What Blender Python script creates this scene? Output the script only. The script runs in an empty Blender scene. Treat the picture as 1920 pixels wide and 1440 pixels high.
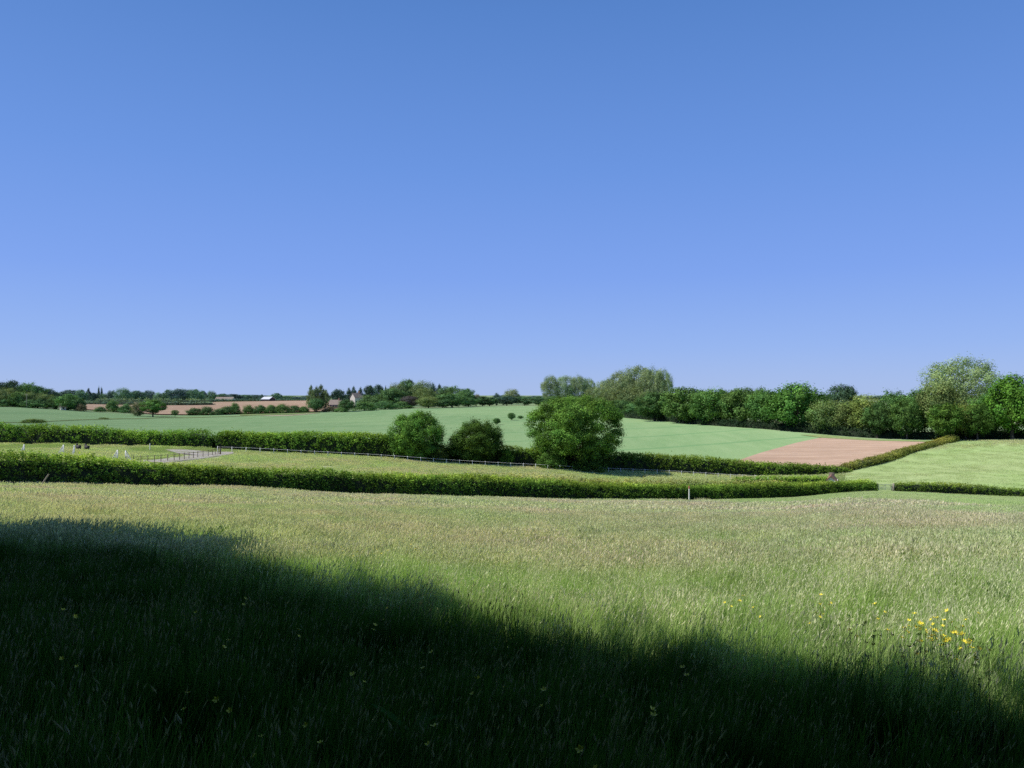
import bpy, math
import numpy as np
from mathutils import Vector
sc = bpy.context.scene
COL = sc.collection
F, CXP, HZ, CZ = 1440.0, 960.0, 740.0, 1.65

# ------------------------------------------------------------------ terrain
TP = np.array([-600, 0, 300, 600, 960, 1200, 1440, 1640, 1920, 2600], float)
TY = np.array([0, 20, 60, 100, 130, 155, 200, 260, 350, 450, 600, 800, 1050, 6000], float)
TZ = np.array([
 [0,0,0,0,0,0,0,0,0,0],
 [-1.8,-1.9,-2.06,-2.2,-2.38,-2.45,-2.4,-2.25,-2.3,-2.3],
 [-4.9,-5.6,-6.2,-6.6,-7.15,-7.3,-7.3,-6.7,-7.0,-7.0],
 [-6.3,-7.2,-8.4,-10.2,-11.6,-12.4,-12.3,-11.3,-12.0,-12.0],
 [-6.6,-7.4,-8.3,-10.0,-12.4,-14.1,-15.1,-14.4,-15.4,-15.0],
 [-6.8,-7.6,-8.1,-9.7,-12.4,-13.9,-15.3,-14.8,-14.0,-13.8],
 [-6.5,-7.0,-8.5,-9.5,-10.8,-11.8,-11.8,-11.5,-10.3,-10.0],
 [-5.8,-6.5,-8.8,-8.9,-8.8,-9.3,-9.0,-10.0,-10.0,-9.0],
 [-4.5,-5.2,-9.0,-8.0,-7.2,-8.3,-8.5,-9.0,-9.0,-8.0],
 [-4.0,-4.0,-9.0,-7.0,-5.9,-7.0,-8.0,-8.0,-8.0,-8.0],
 [-6.0,-6.0,-8.0,-6.5,-6.0,-7.0,-7.5,-7.5,-7.5,-7.5],
 [-8.0,-8.0,-7.0,-5.0,-6.0,-8.0,-8.0,-8.0,-8.0,-8.0],
 [-9.0,-9.0,-8.0,-5.6,-7.0,-9.0,-9.0,-9.0,-9.0,-9.0],
 [-15]*10], float)

def hermite(xs, ys, x):
    """smooth interpolation; ys (n,...) along axis 0, x (m,)"""
    xs = np.asarray(xs, float); ys = np.asarray(ys, float)
    d = np.diff(ys, axis=0) / np.diff(xs).reshape((-1,) + (1,)*(ys.ndim-1))
    m = np.empty_like(ys); m[0] = d[0]; m[-1] = d[-1]
    h = np.diff(xs)
    for i in range(1, len(xs)-1):
        w = h[i]/(h[i-1]+h[i]); m[i] = d[i-1]*w + d[i]*(1-w)
        same = (np.sign(d[i-1]*d[i]) > 0)
        lim = 2.5*np.minimum(np.abs(d[i-1]), np.abs(d[i]))
        m[i] = np.where(same, np.clip(m[i], -lim, lim), m[i]*0.25)
    x = np.clip(x, xs[0], xs[-1])
    i = np.clip(np.searchsorted(xs, x, side='right')-1, 0, len(xs)-2)
    t = (x-xs[i])/h[i]; hh = h[i]
    sh = (-1,)+(1,)*(ys.ndim-1); t = t.reshape(sh); hh = hh.reshape(sh)
    return ((2*t**3-3*t**2+1)*ys[i] + (t**3-2*t**2+t)*hh*m[i] + (-2*t**3+3*t**2)*ys[i+1] + (t**3-t**2)*hh*m[i+1])

def zt(X, Y):
    X = np.atleast_1d(np.asarray(X, float)).ravel(); Y = np.atleast_1d(np.asarray(Y, float)).ravel()
    X, Y = np.broadcast_arrays(X, Y)
    Yp = np.maximum(Y, 0.0)
    px = CXP + F*X/np.maximum(Y, 12.0)
    px = np.clip(px, TP[0], TP[-1])
    rows = hermite(TY, TZ, Yp)                       # (m, ncol)
    # interpolate across px
    i = np.clip(np.searchsorted(TP, px, side='right')-1, 0, len(TP)-2)
    def slope(j):
        j0 = np.clip(j-1, 0, len(TP)-1); j1 = np.clip(j+1, 0, len(TP)-1)
        k = np.arange(len(j)); return (rows[k, j1]-rows[k, j0])/(TP[j1]-TP[j0])
    k = np.arange(len(px)); h = TP[i+1]-TP[i]; t = (px-TP[i])/h
    z = ((2*t**3-3*t**2+1)*rows[k, i] + (t**3-2*t**2+t)*h*slope(i) + (-2*t**3+3*t**2)*rows[k, i+1] + (t**3-t**2)*h*slope(i+1))
    z = z + np.where(Y < 0, -0.04*Y*np.exp(Y/60.0), 0)
    u = 0.06*np.sin(X*.21+1)*np.cos(Y*.17)*np.clip(Yp/15, 0, 1)
    return z + u
def z1(X, Y): return float(zt([X], [Y])[0])
def at(px, Y): X = Y*(px-CXP)/F; return X, Y, z1(X, Y)
def ztop(y, Y): return CZ + Y*(HZ-y)/F

# ------------------------------------------------------------------ helpers
def link(o, parent=None):
    COL.objects.link(o)
    if parent: o.parent = parent
    return o
def tag(o, label=None, cat=None, group=None, kind=None):
    if label: o['label'] = label
    if cat: o['category'] = cat
    if group: o['group'] = group
    if kind: o['kind'] = kind
    return o
def empty(name, loc, rz=0):
    o = bpy.data.objects.new(name, None); o.location = loc; o.rotation_euler = (0, 0, rz)
    o.empty_display_size = .5
    return link(o)
def raw_mesh(name, V, Fc, col=None, smooth=False, mi=None):
    V = np.asarray(V, np.float32); Fc = np.asarray(Fc, np.int32)
    me = bpy.data.meshes.new(name); n, k = Fc.shape
    me.vertices.add(len(V)); me.vertices.foreach_set('co', V.ravel())
    me.loops.add(n*k); me.loops.foreach_set('vertex_index', Fc.ravel())
    me.polygons.add(n)
    me.polygons.foreach_set('loop_start', np.arange(0, n*k, k, dtype=np.int32))
    me.polygons.foreach_set('loop_total', np.full(n, k, np.int32))
    if smooth: me.polygons.foreach_set('use_smooth', np.ones(n, bool))
    if mi is not None: me.polygons.foreach_set('material_index', np.asarray(mi, np.int32))
    me.update(calc_edges=True)
    if col is not None:
        a = me.color_attributes.new('Col', 'FLOAT_COLOR', 'POINT')
        c = np.ones((len(V), 4), np.float32); c[:, :col.shape[1]] = col
        a.data.foreach_set('color', c.ravel())
    me.validate()
    return me
def obj(name, me, mats, parent=None):
    o = bpy.data.objects.new(name, me); link(o, parent)
    if not isinstance(mats, (list, tuple)): mats = [mats]
    if len(me.materials) == 0:
        for m in mats: me.materials.append(m)
    else:
        for i, m in enumerate(mats):
            if me.materials[i] is not m:
                o.material_slots[i].link = 'OBJECT'; o.material_slots[i].material = m
    return o
def unit(v): return v/np.maximum(np.linalg.norm(v, axis=1, keepdims=True), 1e-9)

# ------------------------------------------------------------------ materials
def newmat(name):
    m = bpy.data.materials.new(name); m.use_nodes = True
    nt = m.node_tree; nt.nodes.clear()
    return m, nt, nt.nodes.new('ShaderNodeOutputMaterial')
def N(nt, t, **kw):
    n = nt.nodes.new(t)
    for k, v in kw.items():
        if isinstance(v, (int, float, str, bool, tuple)) and hasattr(n, k): setattr(n, k, v)
    return n
def mixc(nt, fac, a, b, mode='MIX'):
    n = nt.nodes.new('ShaderNodeMix'); n.data_type = 'RGBA'; n.blend_type = mode
    for s, v in ((n.inputs[0], fac), (n.inputs[6], a), (n.inputs[7], b)):
        if hasattr(v, 'links'): nt.links.new(v, s)
        elif isinstance(v, (int, float)): s.default_value = v if s == n.inputs[0] else (v, v, v, 1)
        else: s.default_value = (*v, 1)
    return n.outputs[2]
def noise(nt, scale, vec=None, detail=4, rough=.6):
    n = nt.nodes.new('ShaderNodeTexNoise'); n.inputs['Scale'].default_value = scale
    n.inputs['Detail'].default_value = detail; n.inputs['Roughness'].default_value = rough
    if vec is not None: nt.links.new(vec, n.inputs['Vector'])
    return n.outputs['Fac']
def ramp(nt, fac, a, b, lo=0., hi=1.):
    r = nt.nodes.new('ShaderNodeMapRange'); nt.links.new(fac, r.inputs[0])
    r.inputs[1].default_value = a; r.inputs[2].default_value = b
    r.inputs[3].default_value = lo; r.inputs[4].default_value = hi
    return r.outputs[0]
def pos(nt): return nt.nodes.new('ShaderNodeNewGeometry').outputs['Position']

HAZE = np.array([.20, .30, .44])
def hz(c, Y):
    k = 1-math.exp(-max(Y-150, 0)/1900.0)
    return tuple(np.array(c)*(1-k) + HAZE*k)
_leafcache = {}
def leaf_mat(name, c, tip=(.2, .22, .05), trans=.3, Y=100, patch=.25):
    key = (name, round(Y/60))
    if key in _leafcache: return _leafcache[key]
    m, nt, out = newmat(name); L = nt.links
    at_ = nt.nodes.new('ShaderNodeVertexColor'); at_.layer_name = 'Col'
    sep = nt.nodes.new('ShaderNodeSeparateColor'); L.new(at_.outputs[0], sep.inputs[0])
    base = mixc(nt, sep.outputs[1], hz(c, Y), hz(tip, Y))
    n = noise(nt, patch, pos(nt), 3)
    base = mixc(nt, ramp(nt, n, .35, .65), mixc(nt, 1.0, base, (.78, .86, .8), 'MULTIPLY'), mixc(nt, 1.0, base, (1.25, 1.12, .95), 'MULTIPLY'))
    oi = nt.nodes.new('ShaderNodeObjectInfo')
    hs = nt.nodes.new('ShaderNodeHueSaturation')
    L.new(ramp(nt, oi.outputs['Random'], 0, 1, .488, .512), hs.inputs['Hue'])
    mul = nt.nodes.new('ShaderNodeMath'); mul.operation = 'MULTIPLY'
    L.new(sep.outputs[0], mul.inputs[0]); L.new(ramp(nt, oi.outputs['Random'], 0, 1, .85, 1.15), mul.inputs[1])
    L.new(mul.outputs[0], hs.inputs['Value']); L.new(base, hs.inputs['Color'])
    d = nt.nodes.new('ShaderNodeBsdfDiffuse'); L.new(hs.outputs[0], d.inputs[0])
    t = nt.nodes.new('ShaderNodeBsdfTranslucent')
    L.new(mixc(nt, 1.0, hs.outputs[0], (1.3, 1.25, .5), 'MULTIPLY'), t.inputs[0])
    mx = nt.nodes.new('ShaderNodeMixShader'); mx.inputs[0].default_value = trans
    L.new(d.outputs[0], mx.inputs[1]); L.new(t.outputs[0], mx.inputs[2])
    L.new(mx.outputs[0], out.inputs[0])
    _leafcache[key] = m
    return m
def plain(name, c, rough=.8, var=.15, scale=3.0, c2=None, metallic=0, bump=0):
    m, nt, out = newmat(name); L = nt.links
    p = nt.nodes.new('ShaderNodeBsdfPrincipled'); p.inputs['Roughness'].default_value = rough
    p.inputs['Metallic'].default_value = metallic
    n = noise(nt, scale, pos(nt), 5)
    c2 = c2 or tuple(x*(1-2*var) for x in c)
    L.new(mixc(nt, ramp(nt, n, .35, .65), c2, c), p.inputs['Base Color'])
    L.new(p.outputs[0], out.inputs[0]); return m
def ground_mat(name, cols, scales, stretch=None, rough=1.0, fine=(30, .12), bump=.3):
    """cols: base, then overlay colours blended by noises of the given scales"""
    m, nt, out = newmat(name); L = nt.links
    P = pos(nt)
    if stretch:
        mp = nt.nodes.new('ShaderNodeMapping'); L.new(P, mp.inputs[0])
        mp.inputs['Rotation'].default_value = (0, 0, stretch[0]); mp.inputs['Scale'].default_value = (stretch[1], stretch[2], 1)
        V = mp.outputs[0]
    else: V = P
    c = cols[0]; node = None
    for cc, s in zip(cols[1:], scales):
        n = noise(nt, s, V, 6, .62)
        node = mixc(nt, ramp(nt, n, .38, .66), c if node is None else node, cc)
    f = noise(nt, fine[0], V, 6, .75)
    node = mixc(nt, 1.0, node, mixc(nt, ramp(nt, f, .3, .7), (1-fine[1]*2,)*3, (1+fine[1],)*3), 'MULTIPLY')
    p = nt.nodes.new('ShaderNodeBsdfDiffuse'); p.inputs['Roughness'].default_value = 1
    L.new(node, p.inputs[0])
    if bump:
        b = nt.nodes.new('ShaderNodeBump'); b.inputs['Strength'].default_value = bump; b.inputs['Distance'].default_value = .3
        L.new(f, b.inputs['Height']); L.new(b.outputs[0], p.inputs['Normal'])
    L.new(p.outputs[0], out.inputs[0]); return m

# ------------------------------------------------------------------ ground strips
PXS = np.concatenate([np.linspace(-3400, -700, 14), np.arange(-600, 2600, 16), np.linspace(2650, 5400, 14)])
H1P = [(-3400, 34), (-600, 48), (0, 60), (150, 65), (300, 69), (600, 79), (960, 92), (1200, 103), (1440, 115), (1640, 125), (1920, 128), (2600, 130), (5400, 120)]
H2P = [(-3400, 120), (-600, 138), (0, 145), (400, 147), (730, 150), (960, 152), (1200, 157), (1440, 160.5), (1590, 163), (1920, 164), (2600, 165), (5400, 160)]
H3P = [(-3400, 380), (-600, 400), (0, 400), (160, 392), (300, 395), (430, 396), (600, 392), (700, 425), (850, 460), (1000, 520), (1140, 350), (1250, 295), (1340, 262), (1440, 243), (1540, 230), (1640, 217), (1790, 206), (1920, 201), (2600, 190), (5400, 190)]
def curve(P): P = np.array(P, float); return lambda p: hermite(P[:, 0], P[:, 1], np.asarray(p, float))
h1, h2, h3 = curve(H1P), curve(H2P), (lambda p: np.interp(p, [a for a, b in H3P], [b for a, b in H3P]))
def strip(name, pxs, lo, hi, n, mat, off=0.0, power=1.0):
    pxs = np.asarray(pxs, float); a = lo(pxs); b = hi(pxs)
    t = np.linspace(0, 1, n)**power
    Y = a[:, None]*(1-t)+b[:, None]*t
    X = Y*(pxs[:, None]-CXP)/F
    Z = zt(X.ravel(), Y.ravel())+off
    V = np.stack([X.ravel(), Y.ravel(), Z], 1)
    I = np.arange(len(pxs)*n).reshape(len(pxs), n)
    Fc = np.stack([I[:-1, :-1], I[1:, :-1], I[1:, 1:], I[:-1, 1:]], -1).reshape(-1, 4)
    o = obj(name, raw_mesh(name, V, Fc, smooth=True), mat); o['kind'] = 'structure'; return o
const = lambda v: (lambda p: np.full(len(np.atleast_1d(p)), float(v)))

m_meadow = ground_mat('meadow_soil', [(.42, .47, .22), (.48, .46, .28), (.36, .46, .18), (.48, .50, .26)], [.035, .09, .6], stretch=(.5, 1, .6), fine=(6, .3), bump=.6)
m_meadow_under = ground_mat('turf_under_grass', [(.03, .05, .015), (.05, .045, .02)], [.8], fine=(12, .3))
m_paddock = ground_mat('paddock_turf', [(.56, .58, .30), (.62, .60, .36), (.50, .56, .27)], [.03, .08], stretch=(.3, .6, 1.3), fine=(1.2, .1), bump=0)
m_rightmeadow = ground_mat('grazed_turf', [(.36, .46, .19), (.41, .46, .23), (.33, .45, .17)], [.025, .05], stretch=(-.5, .8, 1.2), fine=(.9, .10), bump=0)
def crop_mat():
    m, nt, out = newmat('young_wheat'); L = nt.links
    P = pos(nt)
    mp = nt.nodes.new('ShaderNodeMapping'); L.new(P, mp.inputs[0]); mp.inputs['Rotation'].default_value = (0, 0, .35)
    mp.inputs['Scale'].default_value = (1.0, .25, 1)
    n1 = noise(nt, .018, P, 4); n2 = noise(nt, .22, mp.outputs[0], 6, .7); n3 = noise(nt, 3.5, P, 4, .8)
    c = mixc(nt, ramp(nt, n1, .38, .62), (.205, .350, .150), (.285, .43, .19))
    c = mixc(nt, ramp(nt, n2, .25, .8), c, (.33, .45, .22))
    # tramlines: paired wheelings every 24 m
    w = nt.nodes.new('ShaderNodeTexWave'); w.wave_type = 'BANDS'; w.bands_direction = 'X'; w.inputs['Scale'].default_value = .0131
    w.inputs['Distortion'].default_value = .12; w.inputs['Detail'].default_value = 0
    mp2 = nt.nodes.new('ShaderNodeMapping'); L.new(P, mp2.inputs[0]); mp2.inputs['Rotation'].default_value = (0, 0, math.radians(62))
    L.new(mp2.outputs[0], w.inputs['Vector'])
    c = mixc(nt, ramp(nt, w.outputs['Fac'], .97, .995, 0, .6), c, (.17, .33, .14))
    c = mixc(nt, 1.0, c, mixc(nt, ramp(nt, n3, .3, .7), (.74, .74, .72), (1.15, 1.15, 1.15)), 'MULTIPLY')
    d = nt.nodes.new('ShaderNodeBsdfDiffuse'); d.inputs['Roughness'].default_value = 1; L.new(c, d.inputs[0])
    L.new(d.outputs[0], out.inputs[0]); return m
m_crop = crop_mat()
m_soil = ground_mat('bare_red_soil', [(.54, .385, .275), (.60, .44, .32), (.46, .315, .22)], [.05, .35], stretch=(.95, .15, 2.2), fine=(1.4, .2), bump=.2)
m_soilfar = ground_mat('bare_soil_far', [(.56, .37, .25), (.58, .43, .28), (.48, .33, .22)], [.012, .05], stretch=(.1, .3, 1), fine=(.5, .08), bump=0)
m_farland = ground_mat('distant_farmland', [(.28, .38, .18), (.36, .38, .21), (.20, .30, .16)], [.004, .02], stretch=(.1, .4, 1), fine=(.3, .08), bump=0)
m_verge = ground_mat('rough_grass_verge', [(.32, .40, .15), (.38, .38, .19), (.2, .3, .1)], [.3, 1.1], fine=(4, .2))
m_sand = ground_mat('pale_sandy_strip', [(.58, .48, .33), (.46, .45, .26)], [.2], fine=(3, .1))
m_track = ground_mat('gravel_track_stone', [(.74, .66, .56), (.62, .54, .45), (.48, .47, .30)], [.5, .25], fine=(8, .2))

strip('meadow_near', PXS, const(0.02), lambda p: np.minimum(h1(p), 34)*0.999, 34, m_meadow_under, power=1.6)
strip('meadow', PXS, lambda p: np.minimum(h1(p), 34)*0.999, h1, 44, m_meadow)
strip('paddock_field', PXS, h1, h2, 40, m_paddock)
strip('crop_field', PXS, h2, h3, 80, m_crop)
strip('farmland', PXS, h3, const(1300), 70, m_farland, power=1.7)
strip('distant_land', PXS, const(1300), const(6000), 20, m_farland, power=1.5)
strip('horizon_land', PXS, const(6000), const(16000), 3, m_farland)
# the land behind and below everything, out to the horizon
ang = np.linspace(0, 2*math.pi, 97)[:-1]; rad = np.concatenate([[0.3], np.geomspace(2, 15000, 46)])
A, R_ = np.meshgrid(ang, rad, indexing='ij'); GX, GY = (R_*np.cos(A)).ravel(), (R_*np.sin(A)).ravel()
GZ = zt(GX, GY)-np.clip(R_.ravel()*.01, .12, 3.0)-np.where(GY > 0, .6, 0)*np.clip(R_.ravel()/30, 0, 1)
I = np.arange(len(GX)).reshape(96, -1); I2 = np.roll(I, -1, axis=0)
gl = obj('land', raw_mesh('land', np.stack([GX, GY, GZ], 1), np.stack([I[:, :-1], I[:, 1:], I2[:, 1:], I2[:, :-1]], -1).reshape(-1, 4), smooth=True), m_farland); gl['kind'] = 'structure'
# bare soil plot at the right
def seg(P): return lambda p: np.interp(p, [a for a, b in P], [b for a, b in P])
strip('bare_soil_plot', np.linspace(1350, 1738, 70), seg([(1350, 163), (1590, 164.5), (1640, 173), (1700, 185), (1738, 196)]),
      seg([(1350, 170), (1385, 179), (1460, 197), (1538, 219), (1600, 214), (1738, 203)]), 26, m_soil, off=.06)
strip('grazing_field', np.concatenate([np.linspace(1585, 1960, 70), np.linspace(2000, 5400, 20)]), lambda p: h1(p)+.3,
      seg([(1585, 160.), (1600, 165), (1640, 172), (1700, 184), (1760, 196), (1795, 205), (1920, 200.8), (2600, 189.8), (5400, 189)]), 60, m_rightmeadow, off=.12)
strip('field_verge', np.linspace(1500, 1760, 50), seg([(1500, 227), (1538, 219), (1600, 214), (1740, 203), (1760, 202)]), seg([(1500, 227), (1540, 228), (1640, 215), (1760, 206)]), 6, m_verge, off=.1)
# far left soil fields
strip('brown_field', np.linspace(160, 620, 70), seg([(160, 425), (240, 430), (300, 402), (450, 400), (580, 398), (620, 420)]), seg([(160, 700), (300, 640), (390, 640), (400, 780), (620, 820)]), 24, m_soilfar, off=.5)
strip('sandy_headland', np.linspace(488, 596, 20), seg([(488, 363), (540, 352), (596, 383)]), seg([(488, 365), (540, 366), (596, 385)]), 4, m_sand, off=.1)
strip('headland_verge', np.linspace(450, 600, 20), seg([(450, 377), (540, 370), (600, 386)]), seg([(450, 395), (600, 391)]), 4, m_verge, off=.12)
strip('grass_baulk', np.linspace(-60, 480, 80), seg([(-60, 226), (60, 234), (200, 300), (300, 348), (480, 372)]), seg([(-60, 228), (60, 237), (200, 306), (300, 355), (480, 376)]), 4, m_verge, off=.12)
strip('pale_far_field', np.linspace(405, 575, 20), seg([(405, 800), (575, 830)]), seg([(405, 850), (575, 880)]), 4, m_verge, off=.7)

# gravel track in the paddock
def ribbon(name, pts, widths, mat, off=.07, n=60):
    pts = np.array([at(p, y)[:2] for p, y in pts]); t = np.arange(len(pts)); tt = np.linspace(0, len(pts)-1, n)
    C = hermite(t, pts, tt); W = np.interp(tt, t, widths)
    D = unit(np.gradient(C, axis=0)); Nn = np.stack([-D[:, 1], D[:, 0]], 1)
    V = []
    for k in np.linspace(-1, 1, 5): V.append(C+Nn*(W*.5*k)[:, None])
    V = np.stack(V, 1).reshape(-1, 2); Z = zt(V[:, 0], V[:, 1])+off
    I = np.arange(n*5).reshape(n, 5); Fc = np.stack([I[:-1, :-1], I[1:, :-1], I[1:, 1:], I[:-1, 1:]], -1).reshape(-1, 4)
    o = obj(name, raw_mesh(name, np.column_stack([V, Z]), Fc, smooth=True), mat); o['kind'] = 'structure'; return o
ribbon('gravel_track', [(285, 113), (320, 118), (350, 123), (385, 130), (412, 136), (424, 141)], [3.4, 3.4, 3.6, 4, 4, 3], m_track)
ribbon('gravel_yard', [(318, 139), (345, 137), (372, 134), (396, 133)], [2.0, 5.0, 7, 4], m_track, off=.1)
ribbon('sand_patch', [(170, 125), (200, 124), (235, 124)], [1, 2.6, 1], m_sand, off=.08)

# ------------------------------------------------------------------ foliage
def leaves(C, Nrm, S, rng, aspect=.75):
    n = len(C); r = rng.normal(size=(n, 3)); t = unit(np.cross(Nrm, r)); b = np.cross(Nrm, t)
    S = S[:, None]
    V = np.stack([C-t*S*.5, C-b*S*.5*aspect, C+t*S*.5, C+b*S*.5*aspect], 1).reshape(-1, 3)
    return V, np.arange(4*n).reshape(n, 4)
def crown_mesh(name, seed, n=9000, s=.036, lobes=26, lr=.17, shape='round', fill=.25, clumps=10, spread=.3, tips=.25, bri=(.55, 1.4), kr=(.62, .82), pc=99.3):
    rng = np.random.default_rng(seed)
    d = unit(rng.normal(size=(lobes*3, 3)))
    # spread the lobes evenly
    keep = [0]
    for _ in range(lobes-1):
        dist = np.min(np.linalg.norm(d[:, None]-d[None, keep], axis=2)+rng.uniform(0, .25, size=(len(d), 1)), axis=1); keep.append(int(np.argmax(dist)))
    d = d[keep]
    h = (d[:, 2]+1)/2
    def prof(h):
        if shape in ('round', 'boxy'): return np.ones_like(h)
        if shape == 'oak': return np.interp(h, [0, .15, .45, .8, 1], [.8, 1.05, 1.1, .95, .8])
        if shape == 'dome': return np.interp(h, [0, .3, .7, 1], [1.15, 1.1, 1, .85])
        if shape == 'tall': return np.interp(h, [0, .35, .7, 1], [.55, .85, 1.1, .9])
        if shape == 'cone': return np.interp(h, [0, .2, .6, 1], [1.35, 1.2, .7, .2])
    k = rng.uniform(kr[0], kr[1], len(d))*prof(h)
    if shape == 'boxy':
        d = np.sign(d)*np.abs(d)**.72; d /= np.max(np.abs(d))**.5
    LC = d*np.stack([.5*k, .5*k, .5*rng.uniform(.68, .8, len(d))], 1)
    if shape == 'dome': LC[:, 2] = np.abs(LC[:, 2])*1.7-.38
    LR = lr*rng.uniform(.75, 1.3, len(d))
    inner = unit(rng.normal(size=(max(4, lobes//4), 3)))*rng.uniform(.1, .25, (max(4, lobes//4), 1))
    LC = np.vstack([LC, inner]); LR = np.append(LR, np.full(len(inner), lr*1.35)); L = len(LC)
    # clumps on lobes
    ci = np.repeat(np.arange(L), clumps)
    cd = unit(rng.normal(size=(len(ci), 3)) + unit(LC[ci])*.8)
    CC = LC[ci]+cd*(LR[ci]*rng.uniform(.7, 1.05, len(ci)))[:, None]
    cb = rng.uniform(bri[0], bri[1], len(ci))*np.repeat(rng.uniform(.85, 1.15, L), clumps); ct = rng.uniform(0, 1, len(ci))**2
    li = rng.integers(0, len(ci), n)
    off = rng.normal(size=(n, 3))*(LR[ci[li]]*spread)[:, None]
    P = CC[li]+off
    nf = int(n*fill)                                    # inner filling leaves
    P[:nf] = LC[ci[li[:nf]]]+rng.normal(size=(nf, 3))*(LR[ci[li[:nf]]]*.45)[:, None]
    nr = unit(cd[li]*1.0+unit(P-CC[li]+1e-6)*.7+rng.normal(size=(n, 3))*.38+np.array([0, 0, .35]))
    S = s*rng.uniform(.6, 1.35, n)
    B = cb[li]*rng.uniform(.75, 1.25, n)
    T = np.clip(ct[li]*rng.uniform(0, 1, n)*tips*2*(P[:, 2]+.7), 0, 1)
    P[:, 2] += .5
    lo = np.percentile(P[:, 2], .5); hi = P[:, 2].max(); P[:, 2] = (P[:, 2]-lo)/(hi-lo)
    w = np.percentile(np.abs(P[:, :2]), pc); P[:, :2] *= .5/w
    V, Fc = leaves(P, nr, S, rng)
    col = np.stack([np.repeat(B, 4), np.repeat(T, 4), np.zeros(4*n)], 1)
    return raw_mesh(name, V, Fc, col)
def tube(path, radii, sides=8):
    path = np.asarray(path, float); V = []; Fc = []
    for i, p in enumerate(path):
        d = path[min(i+1, len(path)-1)]-path[max(i-1, 0)]; d /= np.linalg.norm(d)+1e-9
        a = np.cross(d, [0.13, .97, .2]); a /= np.linalg.norm(a); b = np.cross(d, a)
        for k in range(sides):
            t = 2*math.pi*k/sides; V.append(p+(a*math.cos(t)+b*math.sin(t))*radii[i])
    for i in range(len(path)-1):
        for k in range(sides):
            k2 = (k+1) % sides; Fc.append((i*sides+k, i*sides+k2, (i+1)*sides+k2, (i+1)*sides+k))
    return np.array(V), np.array(Fc)
def join(parts):
    V = []; Fc = []; o = 0
    for v, f in parts: V.append(v); Fc.append(np.asarray(f)+o); o += len(v)
    return np.vstack(V), np.vstack(Fc)
def trunk_mesh(name, seed, r=.03, reach=.8, nb=9, start=.15, spreadw=.36, sides=7):
    """unit tree: height 1, crown width 1"""
    rng = np.random.default_rng(seed); parts = []
    zs = np.linspace(-.03, reach, 8)
    cx = np.cumsum(rng.normal(0, .006, 8)); cy = np.cumsum(rng.normal(0, .006, 8))
    rr = r*np.array([1.45, 1.0, .9, .78, .64, .48, .32, .12])
    parts.append(tube(np.column_stack([cx, cy, zs]), rr, sides))
    for i in range(nb):
        h0 = start+(reach*.8-start)*(i+.3)/nb; a = i*2.4+rng.uniform(-.4, .4); L = spreadw*rng.uniform(.7, 1.1)*(1-.35*h0)
        bx, by = np.interp(h0, zs, cx), np.interp(h0, zs, cy); q = []
        for t in np.linspace(0, 1, 5):
            q.append((bx+math.cos(a)*L*t, by+math.sin(a)*L*t, h0+.28*L*t+.35*L*t*t+rng.normal(0, .006)))
        parts.append(tube(q, r*np.array([.5, .4, .3, .18, .05])*(1.1-.6*h0), 5))
        for s_ in (-1, 1):
            p0 = np.array(q[2]); a2 = a+s_*rng.uniform(.5, .9)
            q2 = [p0+np.array([math.cos(a2), math.sin(a2), .7])*L*.5*t for t in np.linspace(0, 1, 3)]
            parts.append(tube(q2, r*np.array([.22, .14, .04]), 4))
    V, Fc = join(parts); return raw_mesh(name, V, Fc, smooth=True)

bark = plain('bark', (.14, .115, .085), 1, .25, 6)
bark_pale = plain('pale_bark', (.34, .33, .29), .9, .2, 6)
PROTO = {
 'oak': [crown_mesh('oak_crown', 10+i, 12000, .036, 30, .15, 'oak', tips=.2, clumps=9, spread=.27) for i in range(3)],
 'ash': [crown_mesh('ash_crown', 20+i, 11000, .032, 30, .15, 'round', tips=.5, clumps=12, spread=.36) for i in range(2)],
 'poplar': [crown_mesh('poplar_crown', 30+i, 22000, .021, 60, .10, 'round', fill=.3, tips=.5, clumps=12, spread=.32, bri=(.7, 1.2), kr=(.7, .82)) for i in range(3)],
 'conifer': [crown_mesh('conifer_crown', 40+i, 6000, .04, 34, .10, 'cone', fill=.4, tips=.1, clumps=6, spread=.3) for i in range(2)],
 'bush': [crown_mesh('bush_crown', 50+i, 7000, .042, 20, .18, 'dome', tips=.4, clumps=10, spread=.33) for i in range(3)],
}
TRUNK = {'oak': [trunk_mesh('oak_trunk', 60, .028)], 'ash': [trunk_mesh('ash_trunk', 61, .022)],
         'poplar': [trunk_mesh('poplar_trunk', 62+i, .016, .93, 16, .12, .42) for i in range(2)],
         'conifer': [trunk_mesh('conifer_trunk', 64, .02, .95, 10, .1, .2)], 'bush': [trunk_mesh('bush_stem', 65, .03, .7, 8, .05, .4)]}
TONE = {
 'dark': ((.088, .195, .046), (.15, .27, .06)),
 'mid': ((.110, .235, .050), (.25, .39, .09)),
 'bright': ((.110, .240, .042), (.24, .38, .07)),
 'olive': ((.165, .250, .080), (.31, .36, .14)),
 'grey': ((.26, .36, .165), (.42, .50, .25)),
 'yellow': ((.185, .270, .065), (.36, .41, .11)),
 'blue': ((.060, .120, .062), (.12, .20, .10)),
 'purple': ((.085, .065, .055), (.16, .12, .09)),
 'brown': ((.16, .14, .075), (.28, .24, .13)),
 'pink': ((.12, .165, .07), (.60, .42, .38)),
}
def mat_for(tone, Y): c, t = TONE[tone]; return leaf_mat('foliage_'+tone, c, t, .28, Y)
_cnt = [0]
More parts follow.
